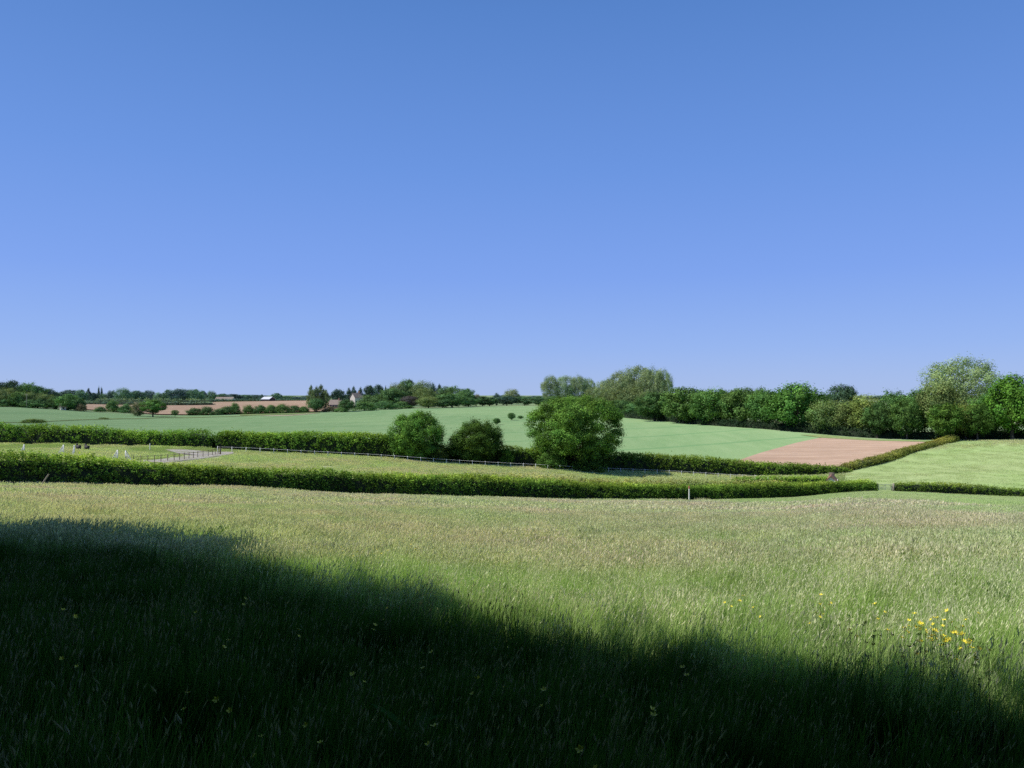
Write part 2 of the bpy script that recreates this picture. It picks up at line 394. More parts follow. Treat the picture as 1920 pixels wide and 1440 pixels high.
def tree(kind, tone, px, w, top, Y, label, name=None, cat='tree', group=None, cb=None, rz=None, depth=1.0, mesh=None, trunk=None, bk=None):
    X, Y, z = at(px, Y); zt_ = ztop(top, Y); h = max(zt_-z, .6); wm = w*Y/F
    _cnt[0] += 1; i = _cnt[0]
    if rz is None: rz = (i*2.399) % 6.283
    if cb is None: cb = {'oak': .10, 'ash': .08, 'poplar': .10, 'conifer': .03, 'bush': 0.0}[kind]
    nm = name or {'oak': 'broadleaf_tree', 'ash': 'broadleaf_tree', 'poplar': 'poplar_tree', 'conifer': 'conifer_tree', 'bush': 'shrub'}[kind]
    me = mesh or PROTO[kind][i % len(PROTO[kind])]
    m = mat_for(tone, Y)
    if Y > 900:                                   # far off: crown and trunk too small to tell apart
        o = obj(nm, me, m); o.location = (X, Y, z-.2); o.scale = (wm, wm*depth, h+.2); o.rotation_euler.z = rz
        return tag(o, label, cat, group)
    e = empty(nm, (X, Y, z)); tag(e, label, cat, group)
    c = obj('foliage' if kind == 'bush' else 'crown', me, m, e)
    c.location = (0, 0, h*cb); c.scale = (wm, wm*depth, h*(1-cb)); c.rotation_euler.z = rz
    t = obj('stem' if kind == 'bush' else 'trunk', trunk or TRUNK[kind][i % len(TRUNK[kind])], bk or bark, e)
    t.scale = (wm*.92, wm*.92, h*.92); t.rotation_euler.z = rz
    return e

def hedge(name, label, pts, width, tone, n, leaf=.22, tip=.4, trans=.38, top_tip=.3, rough=.22, core=True, cat='hedge', group=None, seed=1, shoots=.05, expo=3.2):
    """pts: (px, Y, ytop)"""
    rng = np.random.default_rng(seed)
    P = np.array([at(p, y)[:2] for p, y, t in pts]); HH = np.array([ztop(t, y)-at(p, y)[2] for p, y, t in pts])
    k = np.arange(len(pts)); q = np.linspace(0, len(pts)-1, 40*len(pts))
    C = hermite(k, P, q); Hh = np.interp(q, k, HH)
    sl = np.concatenate([[0], np.cumsum(np.linalg.norm(np.diff(C, axis=0), axis=1))]); Ltot = sl[-1]
    D = unit(np.gradient(C, axis=0)); Nn = np.stack([D[:, 1], -D[:, 0]], 1)     # points towards the camera side
    ph = rng.uniform(0, 6.28, 8); fr = np.array([.05, .13, .31, .7, 1.3, 2.1, 3.3, 4.7])
    def bump(s, th=0): return sum(math.sqrt(.35/(f+.05))*.33*np.sin(f*s*2+p+th*(1+i)) for i, (f, p) in enumerate(zip(fr, ph)))
    def surf(s, th, inset=1.0):
        """th 0 at the camera-side foot, pi at the far foot"""
        cx = np.interp(s, sl, C[:, 0]); cy = np.interp(s, sl, C[:, 1]); nx = np.interp(s, sl, Nn[:, 0]); ny = np.interp(s, sl, Nn[:, 1]); h = np.interp(s, sl, Hh)
        a, b = np.cos(th), np.sin(th)
        ex = np.sign(a)*np.abs(a)**(2/expo); ez = np.abs(b)**(2/expo)
        bb = bump(s, th)*rough
        wv = width*.5*ex*(1+bb*.5)*inset; hv = (h*(1+bb*.28)*ez)*(1 if inset == 1 else inset*.97)
        end = np.clip(np.minimum(s, Ltot-s)/(width*.5), 0, 1)**.5
        hv = hv*(.55+.45*end); wv = wv*(.4+.6*end)
        x = cx+nx*wv; y = cy+ny*wv
        return np.stack([x, y, zt(x, y)+hv], 1), np.stack([nx*ex, ny*ex, ez*1.0], 1), ez
    nc = max(200, n//14)
    s = rng.uniform(0, Ltot, nc); th = rng.uniform(.02, math.pi-.02, nc)
    CC, CN, ez = surf(s, th); CN = unit(CN)
    cb = rng.uniform(.55, 1.4, nc)*(1+.12*np.sin(s*.4+ph[0])+.1*np.sin(s*.17+ph[2])); ct = rng.uniform(0, 1, nc)
    li = rng.integers(0, nc, n)
    sig = .5*math.sqrt(Ltot*(np.mean(Hh)*2+width)/nc)
    off = rng.normal(size=(n, 3))*sig
    inn = rng.uniform(0, 1, n)**2*leaf*3.0
    Pn = CC[li]+off*[1, 1, .8]-CN[li]*inn[:, None]
    sh = rng.uniform(size=n) < shoots
    Pn[sh, 2] += np.abs(rng.normal(0, .22, sh.sum()))*(ez[li[sh]] > .8)*np.mean(Hh)*.35
    g = zt(Pn[:, 0], Pn[:, 1]); Pn[:, 2] = np.maximum(Pn[:, 2], g+.03)
    nr = unit(CN[li]*.8+rng.normal(size=(n, 3))*.6+np.array([0, 0, .3]))
    S = leaf*rng.uniform(.6, 1.3, n)
    hrel = (Pn[:, 2]-g)/np.interp(s[li], sl, Hh)
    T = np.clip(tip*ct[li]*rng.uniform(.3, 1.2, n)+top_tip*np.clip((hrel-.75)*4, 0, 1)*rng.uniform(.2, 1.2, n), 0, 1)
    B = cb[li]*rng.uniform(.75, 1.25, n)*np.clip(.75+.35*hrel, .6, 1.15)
    V, Fc = leaves(Pn, nr, S, rng); col = np.stack([np.repeat(B, 4), np.repeat(T, 4), np.zeros(4*n)], 1); mi = np.zeros(n, int)
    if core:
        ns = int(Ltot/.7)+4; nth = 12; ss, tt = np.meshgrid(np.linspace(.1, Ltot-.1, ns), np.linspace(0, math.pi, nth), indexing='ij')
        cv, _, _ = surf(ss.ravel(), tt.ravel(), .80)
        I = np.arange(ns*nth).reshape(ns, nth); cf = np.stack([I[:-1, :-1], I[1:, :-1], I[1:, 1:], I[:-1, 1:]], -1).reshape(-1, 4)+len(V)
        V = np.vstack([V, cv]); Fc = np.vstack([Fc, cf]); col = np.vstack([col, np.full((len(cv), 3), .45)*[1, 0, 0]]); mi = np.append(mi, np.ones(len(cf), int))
    Ym = np.mean([y for _, y, _ in pts]); c0 = P[0]; z0 = z1(c0[0], c0[1])
    org = np.array([c0[0], c0[1], z0])
    me = raw_mesh(name, V-org, Fc, col, mi=mi)
    c, t = TONE[tone] if isinstance(tone, str) else tone
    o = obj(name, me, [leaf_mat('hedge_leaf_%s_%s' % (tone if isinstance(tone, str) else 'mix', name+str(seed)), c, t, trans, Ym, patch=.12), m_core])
    o.location = org
    return tag(o, label, cat, group)
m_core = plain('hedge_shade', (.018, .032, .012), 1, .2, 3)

# ---- hedges
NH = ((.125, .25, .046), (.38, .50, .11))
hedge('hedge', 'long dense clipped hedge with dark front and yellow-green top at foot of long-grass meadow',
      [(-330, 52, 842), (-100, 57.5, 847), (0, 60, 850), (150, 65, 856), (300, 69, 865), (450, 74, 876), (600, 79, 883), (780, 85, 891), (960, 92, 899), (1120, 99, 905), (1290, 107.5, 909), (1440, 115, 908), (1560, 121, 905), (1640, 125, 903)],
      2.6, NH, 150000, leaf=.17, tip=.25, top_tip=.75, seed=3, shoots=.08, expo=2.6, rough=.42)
hedge('hedge', 'low clipped hedge running right from the field gate', [(1676, 126.3, 906), (1760, 127, 906), (1850, 128, 911), (1920, 128.3, 917), (2050, 129, 925), (2300, 130, 935)], 2.4, NH, 26000, leaf=.19, tip=.25, top_tip=.6, seed=4, shoots=.06)
BR = ((.21, .28, .08), (.46, .43, .20))
hedge('hedge', 'brownish hedge seen just above the long clipped hedge, on the far side of the lane', [(690, 91, 892), (800, 94, 893), (960, 100, 893), (1120, 107, 897), (1280, 115, 900), (1400, 122, 902), (1480, 128, 905)], 2.2, BR, 26000, leaf=.2, tip=.5, top_tip=.6, seed=5)
MG = ((.135, .275, .048), (.38, .49, .11))
hedge('hedge', 'tall unclipped hedge behind the white jump stands, its right part paler', [(-500, 138, 796), (-200, 142, 795), (0, 145, 795), (100, 145, 797), (190, 146, 800), (245, 146, 806), (280, 146, 809), (330, 147, 808), (402, 147, 812)], 3.4, MG, 42000, leaf=.27, tip=.45, top_tip=.2, seed=6, rough=.42, shoots=.09)
hedge('hedge', 'square-cut green hedge left of the middle tree, behind the white fence', [(404, 147, 807), (480, 148, 811), (600, 148, 813), (738, 150, 815)], 3.0, MG, 30000, leaf=.25, tip=.4, top_tip=.3, seed=7, rough=.22)
hedge('hedge', 'green hedge passing behind the three round trees to the bare soil plot', [(738, 151.5, 824), (820, 152.5, 832), (960, 153.5, 837), (1080, 155.5, 848), (1140, 156, 849), (1300, 158, 855), (1400, 160, 864), (1480, 161, 869), (1560, 162.3, 875), (1592, 163, 880)], 3.0, MG, 56000, leaf=.25, tip=.4, top_tip=.35, seed=8, rough=.32)
hedge('hedge', 'olive hedge climbing to the trees between bare soil and grazed field', [(1578, 164, 873), (1640, 172.5, 858), (1700, 184.5, 841), (1760, 196, 826), (1790, 204, 816)], 3.2, ((.19, .27, .06), (.44, .44, .14)), 24000, leaf=.26, tip=.4, top_tip=.5, seed=9)
hedge('hedge', 'low weedy green bank beside the lane left of the stone shed', [(1370, 138, 895), (1450, 139, 894), (1530, 141, 894), (1552, 142, 896)], 2.0, MG, 9000, leaf=.22, tip=.6, top_tip=.3, seed=10)
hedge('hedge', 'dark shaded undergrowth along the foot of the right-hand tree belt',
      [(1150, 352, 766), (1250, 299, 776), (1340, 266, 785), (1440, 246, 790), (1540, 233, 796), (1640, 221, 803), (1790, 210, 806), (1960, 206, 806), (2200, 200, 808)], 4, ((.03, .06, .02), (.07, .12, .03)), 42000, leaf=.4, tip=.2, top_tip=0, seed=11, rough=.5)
hedge('hedge', 'thin dark hedge line across the distant brown fields', [(160, 690, 753.5), (300, 645, 753.5), (400, 640, 753.5)], 4, 'blue', 3500, leaf=1.0, seed=12)
hedge('hedge', 'low distant hedge in front of the white-roofed barn', [(395, 830, 749), (480, 830, 748.6), (580, 830, 750)], 4, 'blue', 3500, leaf=1.1, seed=13)
hedge('hedge', 'distant green hedge below the far wooded skyline', [(180, 900, 748.5), (300, 880, 748.5), (420, 860, 750)], 4, 'olive', 3500, leaf=1.1, seed=14)

# ---- three trees in the middle hedge
heroA = crown_mesh('round_tree_crown', 101, 46000, .023, 64, .11, 'round', tips=.5, clumps=6, spread=.28, bri=(.4, 1.6), kr=(.68, .84), pc=98.8)
heroB = crown_mesh('round_tree_crown', 102, 42000, .024, 58, .115, 'round', tips=.2, clumps=6, spread=.28, bri=(.4, 1.5), kr=(.66, .84), pc=98.8)
heroC = crown_mesh('spreading_oak_crown', 103, 95000, .0165, 120, .088, 'boxy', tips=.4, clumps=6, spread=.27, bri=(.4, 1.65), kr=(.72, .84), pc=99.0, fill=.3)
tree('ash', 'mid', 781, 100, 766, 149, 'mid-green rounded tree with ragged right edge, left of the three in the hedge', mesh=heroA, cb=.03, group='three round trees in the middle hedge', rz=.3)
tree('oak', 'dark', 893, 91, 781, 150.5, 'darker smaller round tree, middle of the three in the hedge', mesh=heroB, cb=.04, group='three round trees in the middle hedge', rz=1.4)
tree('oak', 'mid', 1079, 156, 733, 152, 'largest broad spreading oak with dark shaded base, right of the three in the hedge', mesh=heroC, cb=.17, group='three round trees in the middle hedge', rz=2.2)
tree('bush', 'yellow', 822, 40, 832, 148.5, 'pale green shrub between the two smaller round trees')
tree('bush', 'bright', 950, 30, 835, 150.5, 'small bright green shrub just right of the middle round tree')
tree('bush', 'dark', 1035, 60, 842, 150, 'dark shaded shrub under the left side of the big oak')
tree('bush', 'dark', 1105, 70, 840, 150, 'dark shaded shrub under the right side of the big oak')

BELT = 'trees of the long belt on the right'
for kind, tone, px, w, top, Y, lab in [
 ('oak', 'dark', 1228, 66, 733, 300, 'dark green tree at left end of the belt, below the grey poplar mound'),
 ('oak', 'dark', 1252, 56, 734, 318, 'green tree filling the dip between poplar mound and belt'),
 ('oak', 'mid', 1282, 74, 721, 280, 'rounded green tree, first high crown right of the poplar mound'),
 ('oak', 'dark', 1312, 60, 728, 292, 'dark tree behind, between first and second high belt crowns'),
 ('oak', 'mid', 1335, 74, 724, 268, 'broad green tree whose shaded side meets the wheat field'),
 ('oak', 'dark', 1362, 64, 727, 285, 'dark flat-topped tree in the even middle of the belt'),
 ('oak', 'mid', 1390, 76, 724, 258, 'full green tree in the even-topped stretch of the belt'),
 ('oak', 'dark', 1418, 60, 722, 275, 'dark tree rising slightly above the even belt top'),
 ('oak', 'mid', 1440, 72, 726, 250, 'green tree just left of the bright domed oak'),
 ('oak', 'bright', 1494, 92, 714, 240, 'bright green high-domed oak in the middle of the belt'),
 ('oak', 'dark', 1530, 50, 738, 255, 'small dark tree right of the bright domed oak'),
 ('oak', 'blue', 1578, 58, 716, 272, 'dark round blue-green tree standing up behind the belt'),
 ('ash', 'olive', 1545, 62, 745, 232, 'olive ash in front, left of the dark round tree'),
 ('ash', 'olive', 1588, 56, 747, 229, 'olive tree directly below the dark round tree'),
 ('ash', 'yellow', 1622, 66, 736, 226, 'yellow-green fluffy tree right of the dark round tree'),
 ('oak', 'dark', 1645, 50, 752, 219, 'dark tree shading the top corner of the bare soil'),
 ('oak', 'dark', 1674, 60, 727, 222, 'dark peaked tree above the bare soil plot'),
 ('oak', 'mid', 1700, 56, 742, 214, 'mid-green lower tree in front between two dark peaks'),
 ('oak', 'dark', 1722, 64, 727, 218, 'dark green tree left of the tall pale poplar'),
 ('ash', 'olive', 1757, 78, 703, 213, 'yellowish tree overlapping the left of the tall pale poplar'),
 ('oak', 'mid', 1772, 60, 752, 206, 'green low crown at the top of the olive hedge'),
 ('ash', 'yellow', 1812, 62, 748, 207, 'pale yellow-green crown under the tall pale poplar'),
 ('oak', 'dark', 1832, 56, 752, 204, 'dark low tree right of the tall poplar trunk'),
 ('oak', 'mid', 1858, 66, 733, 212, 'green tree between tall poplar and far right oak'),
 ('oak', 'bright', 1898, 96, 697, 203, 'tall bright green oak at the right edge of the photo'),
 ('oak', 'dark', 1948, 90, 704, 200, 'dark green tree cut off by the right edge of the photo'),
 ('oak', 'mid', 2040, 110, 700, 198, 'green tree beyond the right end of the belt'),
 ('oak', 'dark', 2150, 110, 705, 196, 'dark tree beyond the right end of the belt')]:
    tree(kind, tone, px, w*1.2, top, Y, lab, group=BELT, depth=.85, cb=.14 if Y < 235 else .08)
bigpop = crown_mesh('tall_poplar_crown', 200, 30000, .018, 80, .085, 'round', fill=.05, tips=.4, clumps=8, spread=.4, bri=(.7, 1.2))
bigtr = trunk_mesh('tall_poplar_trunk', 201, .018, .93, 26, .3, .5)
tree('poplar', 'grey', 1803, 138, 659, 226, 'tallest thin-crowned silvery poplar with pale limbs showing, above the belt', mesh=bigpop, trunk=bigtr, group=BELT, cb=.22, bk=bark_pale)
PM = 'poplars of the grey-green mound'
for px, w, top, Y, lab in [(1118, 44, 722, 420, 'lowest leftmost poplar of the grey-green mound'), (1142, 58, 704, 410, 'poplar on the rising left slope of the mound'), (1166, 62, 690, 400, 'poplar just left of the mound summit'),
      (1195, 66, 679, 392, 'tallest poplar at the summit of the mound'), (1222, 60, 681, 385, 'poplar on the right shoulder of the mound'), (1241, 44, 687, 380, 'thin poplar at the open right edge of the mound')]:
    tree('poplar', 'grey', px, w, top, Y, lab, group=PM, cb=.12, bk=bark_pale)
for kind, tone, px, w, top, Y, lab in [('ash', 'olive', 1150, 58, 722, 385, 'olive tree in front of the left slope of the poplar mound'), ('ash', 'olive', 1186, 60, 720, 372, 'broad olive tree in front of the mound centre'),
      ('ash', 'olive', 1215, 48, 728, 340, 'small olive tree in front of the mound right side'), ('oak', 'dark', 1160, 60, 748, 352, 'dark low tree at the wheat edge below the poplar mound'), ('oak', 'dark', 1195, 50, 752, 335, 'dark shrubby tree beside the wheat, right of the big oak')]:
    tree(kind, tone, px, w, top, Y, lab, group='lower trees before the poplar mound')
for px, w, top, lab in [(1032, 38, 700, 'left poplar of the pale pair behind the big oak'), (1060, 44, 700, 'middle wide poplar behind the big oak'), (1085, 40, 698, 'upper right poplar behind the big oak'), (1104, 30, 706, 'narrow thin poplar at right of the pale clump behind the big oak')]:
    tree('poplar', 'grey', px, w, top, 560, lab, group='pale poplars behind the big oak', bk=bark_pale)
# ---- skyline trees between the wood hill and the poplars
HL = 'trees of the wooded rise'
for kind, tone, px, w, top, Y, lab in [
 ('ash', 'olive', 743, 50, 715, 525, 'greyish tree at upper left of the wooded rise'), ('oak', 'mid', 765, 56, 709, 545, 'highest green crown of the wooded rise'), ('ash', 'olive', 792, 56, 711, 540, 'olive tree right of the highest crown on the rise'),
 ('conifer', 'blue', 812, 20, 717, 530, 'dark conifer tip right of the rise summit'), ('conifer', 'blue', 824, 20, 719, 530, 'second dark conifer tip right of the rise summit'),
 ('oak', 'mid', 845, 66, 721, 515, 'wide green tree on the right shoulder of the rise'), ('ash', 'yellow', 799, 50, 724, 485, 'light olive round tree in front of the rise summit'), ('oak', 'mid', 735, 60, 726, 475, 'mid-green tree on the left front of the rise'),
 ('bush', 'mid', 697, 62, 738, 470, 'low green thicket right of the white-gabled house'), ('oak', 'purple', 768, 44, 741, 452, 'dark purplish tree low in the front of the rise'), ('ash', 'yellow', 803, 56, 742, 448, 'light green low tree at the wheat edge of the rise'),
 ('oak', 'mid', 848, 64, 735, 458, 'rounded green tree at the right front of the rise'), ('oak', 'mid', 874, 34, 726, 500, 'small dark-topped tree at right end of the rise'), ('ash', 'pink', 893, 26, 736, 505, 'pinkish-brown small tree right of the rise'),
 ('oak', 'dark', 830, 40, 748, 450, 'dark little tree low at the wheat edge of the rise'), ('oak', 'dark', 878, 40, 745, 478, 'dark bushy tree below the pinkish one'),
 ('oak', 'dark', 905, 34, 742, 500, 'dark low tree in the skyline dip'), ('conifer', 'blue', 931, 26, 735, 535, 'dark pointed tree in the skyline dip'), ('ash', 'grey', 959, 42, 727, 590, 'pale grey-green domed tree alone on the skyline'),
 ('oak', 'dark', 918, 36, 744, 505, 'dark bush left of the pointed tree in the dip'), ('oak', 'blue', 950, 44, 741, 530, 'dark tree under the pale domed tree'), ('oak', 'dark', 984, 44, 742, 535, 'dark tree between pale domed tree and big oak'), ('oak', 'dark', 1010, 40, 742, 530, 'dark tree left of the big oak on the skyline'),
 ('oak', 'dark', 1040, 44, 741, 500, 'dark tree behind the top left of the big oak'), ('oak', 'mid', 1075, 44, 742, 470, 'green tree hidden behind the big oak top'), ('oak', 'dark', 1108, 44, 738, 430, 'dark tree at the left foot of the poplar mound')]:
    tree(kind, tone, px, w, top, Y, lab, group=HL, depth=.8)
# ---- around the house and conifers
for kind, tone, px, w, top, Y, lab in [
 ('conifer', 'olive', 583, 22, 721, 482, 'leftmost tall conifer of the clump left of the house'), ('conifer', 'olive', 593, 26, 722, 480, 'second tall conifer of the clump left of the house'), ('conifer', 'olive', 602, 26, 720, 484, 'tallest conifer of the clump left of the house'), ('conifer', 'olive', 611, 22, 728, 482, 'shortest conifer of the clump left of the house'),
 ('oak', 'dark', 593, 38, 745, 400, 'dark tree below the tall conifer clump'), ('bush', 'brown', 617, 34, 760, 402, 'brownish scrub right of the dark tree under the conifers'),
 ('oak', 'blue', 634, 28, 727, 540, 'round blue-green tree between conifer clump and house'), ('conifer', 'blue', 654, 18, 725, 575, 'left conifer behind the house'), ('conifer', 'blue', 663, 18, 723, 575, 'middle conifer behind the house'), ('conifer', 'blue', 676, 20, 724, 575, 'right conifer behind the house'),
 ('oak', 'blue', 692, 26, 720, 550, 'left of two dark domes right of the house'), ('oak', 'blue', 709, 28, 719, 550, 'right of two dark domes right of the house'), ('conifer', 'blue', 723, 8, 722, 550, 'tiny spire right of the two dark domes'),
 ('oak', 'dark', 650, 40, 748, 402, 'dark bushy tree in front of the house'), ('bush', 'mid', 683, 50, 750, 414, 'green hedge-like tree right of the bushy tree'), ('bush', 'dark', 722, 56, 749, 430, 'low dark green tree along the top of the wheat'), ('bush', 'mid', 640, 30, 762, 398, 'low green shrub at the wheat edge before the house'), ('bush', 'mid', 755, 50, 750, 444, 'low green shrub under the purplish tree')]:
    tree(kind, tone, px, w, top, Y, lab, group='trees around the house on the skyline', depth=.8)
# ---- left wood
for kind, tone, px, w, top, Y, lab in [
 ('oak', 'dark', -50, 60, 713, 415, 'dark tree of the left wood beyond the left edge'), ('oak', 'blue', -8, 48, 712, 415, 'dark tree cut off by the left edge of the photo'), ('oak', 'blue', 24, 48, 711, 418, 'highest dark tree of the left wood'), ('oak', 'mid', 53, 42, 714, 418, 'green crown right of the highest tree in the left wood'), ('oak', 'dark', 73, 36, 721, 420, 'dark crown where the left wood starts to fall'), ('oak', 'blue', 93, 34, 727, 424, 'dark tree on the falling edge of the left wood'),
 ('ash', 'olive', 13, 44, 724, 400, 'lighter tree in front at the far left of the wood'), ('ash', 'olive', 62, 40, 732, 400, 'olive tree in front beside the pale pole'), ('oak', 'mid', 36, 40, 733, 398, 'green tree in front left of the pale pole'), ('ash', 'olive', 88, 38, 735, 400, 'light green tree in front in the middle of the left wood'),
 ('oak', 'dark', 106, 30, 741, 398, 'small dark tree left of the pink hut'), ('oak', 'mid', 128, 46, 737, 393, 'round green tree at the right end of the left wood'), ('oak', 'dark', 146, 28, 744, 393, 'dark low tree at the tip of the left wood'), ('bush', 'brown', 152, 20, 756, 390, 'brown little bush at the tip of the left wood'), ('bush', 'dark', 5, 50, 745, 397, 'dark underwood at far left'), ('bush', 'dark', 70, 60, 746, 397, 'dark underwood below the olive trees'),
 ('oak', 'mid', -110, 70, 715, 410, 'green tree of the left wood well beyond the edge')]:
    tree(kind, tone, px, w, top, Y, lab, group='trees of the wood at the left', cb=.03)
# ---- single trees and bushes round the wheat
tree('oak', 'bright', 287, 48, 748, 368, 'lone round bright green tree with clear trunk and shadow in the wheat', cb=.2, depth=1.0)
tree('ash', 'pink', 258, 24, 751, 367, 'pink-flowered hawthorn touching the left of the lone round tree', cb=.02)
tree('oak', 'olive', 328, 14, 768, 366, 'very small tree right of the lone round tree', cb=.3)
tree('bush', 'mid', 212, 28, 746, 420, 'pale rounded bush left of the hawthorn', cb=0)
tree('bush', 'dark', 236, 30, 755, 416, 'dark low bush between rounded bush and hawthorn')
tree('bush', 'dark', 188, 22, 761, 405, 'tiny dark bush right of the left wood')
for px, w, top, tone, lab in [(366, 38, 762, 'dark', 'leftmost dark bush of the row below the brown field'), (388, 36, 760, 'dark', 'second dark bush of the row below the brown field'), (412, 28, 764, 'dark', 'low bush in the dip of the row'), (428, 34, 758, 'dark', 'bush left of the small pointed tree'), (441, 22, 752, 'mid', 'small pointed tree topping the bush row'), (466, 30, 757, 'mid', 'bush just right of the gap in the row'), (488, 34, 756, 'dark', 'second bush right of the gap in the row'), (510, 34, 757, 'mid', 'bush in the middle of the right half of the row'), (530, 34, 755, 'mid', 'highest bush of the right half of the row'), (552, 34, 757, 'dark', 'last but one bush before the conifers'), (570, 26, 760, 'mid', 'last bush of the row before the conifers')]:
    tree('bush', tone, px, w, top, 399, lab, group='bushes below the brown field', depth=.8)
tree('bush', 'olive', 63, 46, 784, 234, 'flat dome of bramble at the left in the wheat', cb=0, depth=.5)
tree('bush', 'olive', 193, 22, 782, 303, 'low dark patch of bramble in the wheat', cb=0, depth=.5)
tree('oak', 'dark', 931, 15, 783, 263, 'small dark tree in the wheat right of the middle round tree', cb=.12)
tree('oak', 'dark', 959, 15, 773, 292, 'uppermost small tree standing in the wheat', cb=.12)
tree('oak', 'dark', 976, 13, 779, 302, 'smallest tree in the wheat left of the big oak', cb=.12)
# ---- far skyline
FAR = 'distant skyline trees beyond the brown fields'
for i, (px, w, top, Y, k, tone) in enumerate([(112, 34, 733, 950, 'oak', 'blue'), (132, 40, 729, 950, 'oak', 'blue'), (152, 36, 729, 950, 'oak', 'mid'), (166, 14, 727, 980, 'conifer', 'blue'), (178, 24, 735, 1000, 'oak', 'blue'), (196, 24, 736, 1000, 'ash', 'mid'),
     (210, 28, 730, 1000, 'oak', 'blue'), (232, 36, 725, 980, 'ash', 'mid'), (256, 28, 731, 1000, 'oak', 'mid'), (279, 24, 730, 1050, 'oak', 'blue'), (298, 28, 733, 1000, 'ash', 'mid'), (315, 26, 729, 1000, 'oak', 'mid'), (340, 46, 727, 980, 'oak', 'blue'), (364, 32, 728, 980, 'oak', 'mid'),
     (381, 20, 732, 1050, 'oak', 'blue'), (397, 28, 731, 1050, 'ash', 'mid'), (417, 26, 737, 1100, 'oak', 'mid'), (437, 36, 738, 1100, 'oak', 'blue'), (460, 28, 739, 1150, 'oak', 'mid'), (481, 26, 740, 1150, 'oak', 'blue'), (519, 24, 736, 1000, 'oak', 'mid'), (540, 30, 741, 1050, 'ash', 'mid'), (560, 26, 743, 1050, 'oak', 'blue'), (491, 16, 739, 930, 'oak', 'blue'), (503, 22, 742, 1100, 'ash', 'mid'), (576, 16, 745, 1050, 'oak', 'blue')]):
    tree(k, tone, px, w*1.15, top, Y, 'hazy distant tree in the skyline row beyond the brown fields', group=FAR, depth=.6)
for px, lab in ((185, 'taller left of two thin distant poplars above the skyline'), (190.5, 'shorter right of two thin distant poplars above the skyline')):
    tree('poplar', 'blue', px, 5, 721 if px < 187 else 722.5, 1000, lab, mesh=PROTO['bush'][0])
rngf = np.random.default_rng(77)
for i in range(44):
    px = -160+i*58+rngf.uniform(-15, 15)
    tree('oak', 'blue', px, rngf.uniform(55, 90), rngf.uniform(739, 743), 1900+rngf.uniform(-200, 300), 'faint blue-green tree in the farthest tree line on the horizon', group='farthest tree line', depth=.4)

# ------------------------------------------------------------------ box / small built things
def box(c, s, rz=0, ry=0):
    v = np.array([[x, y, z] for x in (-.5, .5) for y in (-.5, .5) for z in (-.5, .5)])*s
    cr, sr = math.cos(ry), math.sin(ry); v = np.column_stack([v[:, 0]*cr+v[:, 2]*sr, v[:, 1], -v[:, 0]*sr+v[:, 2]*cr])
    cz_, sz = math.cos(rz), math.sin(rz); v = np.column_stack([v[:, 0]*cz_-v[:, 1]*sz, v[:, 0]*sz+v[:, 1]*cz_, v[:, 2]])
    return v+np.array(c), np.array([[0, 1, 3, 2], [4, 6, 7, 5], [0, 4, 5, 1], [2, 3, 7, 6], [0, 2, 6, 4], [1, 5, 7, 3]])
def bar(a, b, w, h=None):
    a = np.array(a, float); b = np.array(b, float); return tube([a, b], [w*.5, (h or w)*.5], 6)
def bars(name, L, mat, parent=None, bev=0):
    V, Fc = join(L); o = obj(name, raw_mesh(name, V, Fc), mat, parent); return o
white = plain('white_paint', (.88, .87, .82), .6, .06, 4)
redp = plain('red_paint', (.62, .20, .15), .5, .1, 4)
wood = plain('weathered_wood', (.36, .32, .25), .9, .2, 8)
darkwood = plain('dark_timber', (.15, .125, .095), .9, .2, 8)
steel = plain('galvanised_steel', (.55, .58, .58), .45, .08, 6, metallic=.4)
black = plain('black_board', (.02, .02, .022), .7, .1, 6)
brick = plain('brick', (.42, .22, .16), .9, .15, 3)
render_ = plain('pale_render', (.68, .60, .54), .9, .06, 2)
tile = plain('clay_tile', (.30, .15, .11), .9, .2, 4)
pinkroof = plain('weathered_tile', (.30, .24, .20), .9, .12, 1)
slate = plain('pale_metal_roof', (.62, .65, .72), .5, .05, 1)
glass = plain('window_glass', (.03, .04, .05), .15, .1, 1)
tape = plain('white_fence_tape', (.88, .88, .84), .6, .04, 3)

# marker post
X, Y, z = at(1292, 103.5)
e = empty('marker_post', (X, Y, z)); tag(e, 'white marker post with red top in front of the clipped hedge', 'post')
hh = ztop(911.5, Y)-z
bars('post', [tube([(0, 0, -.3), (.01, 0, hh*.84)], [.085, .08], 10)], white, e)
V, Fc = join([tube([(.01, 0, hh*.84), (.012, 0, hh)], [.095, .09], 10), tube([(.012, 0, hh), (.012, 0, hh+.03)], [.09, .01], 10)])
obj('cap', raw_mesh('cap', V, Fc, smooth=True), redp, e)
# leaning post at the left hedge
X, Y, z = at(66, 58); X2, _, _ = at(85, 58)
o = bars('leaning_post', [tube([(0, 0, -.3), (.42, .15, .45), (X2-X+.08, .3, 1.18)], [.06, .055, .05], 7)], wood); o.location = (X, Y, z)
tag(o, 'pale wooden stake leaning against the left part of the clipped hedge', 'post')

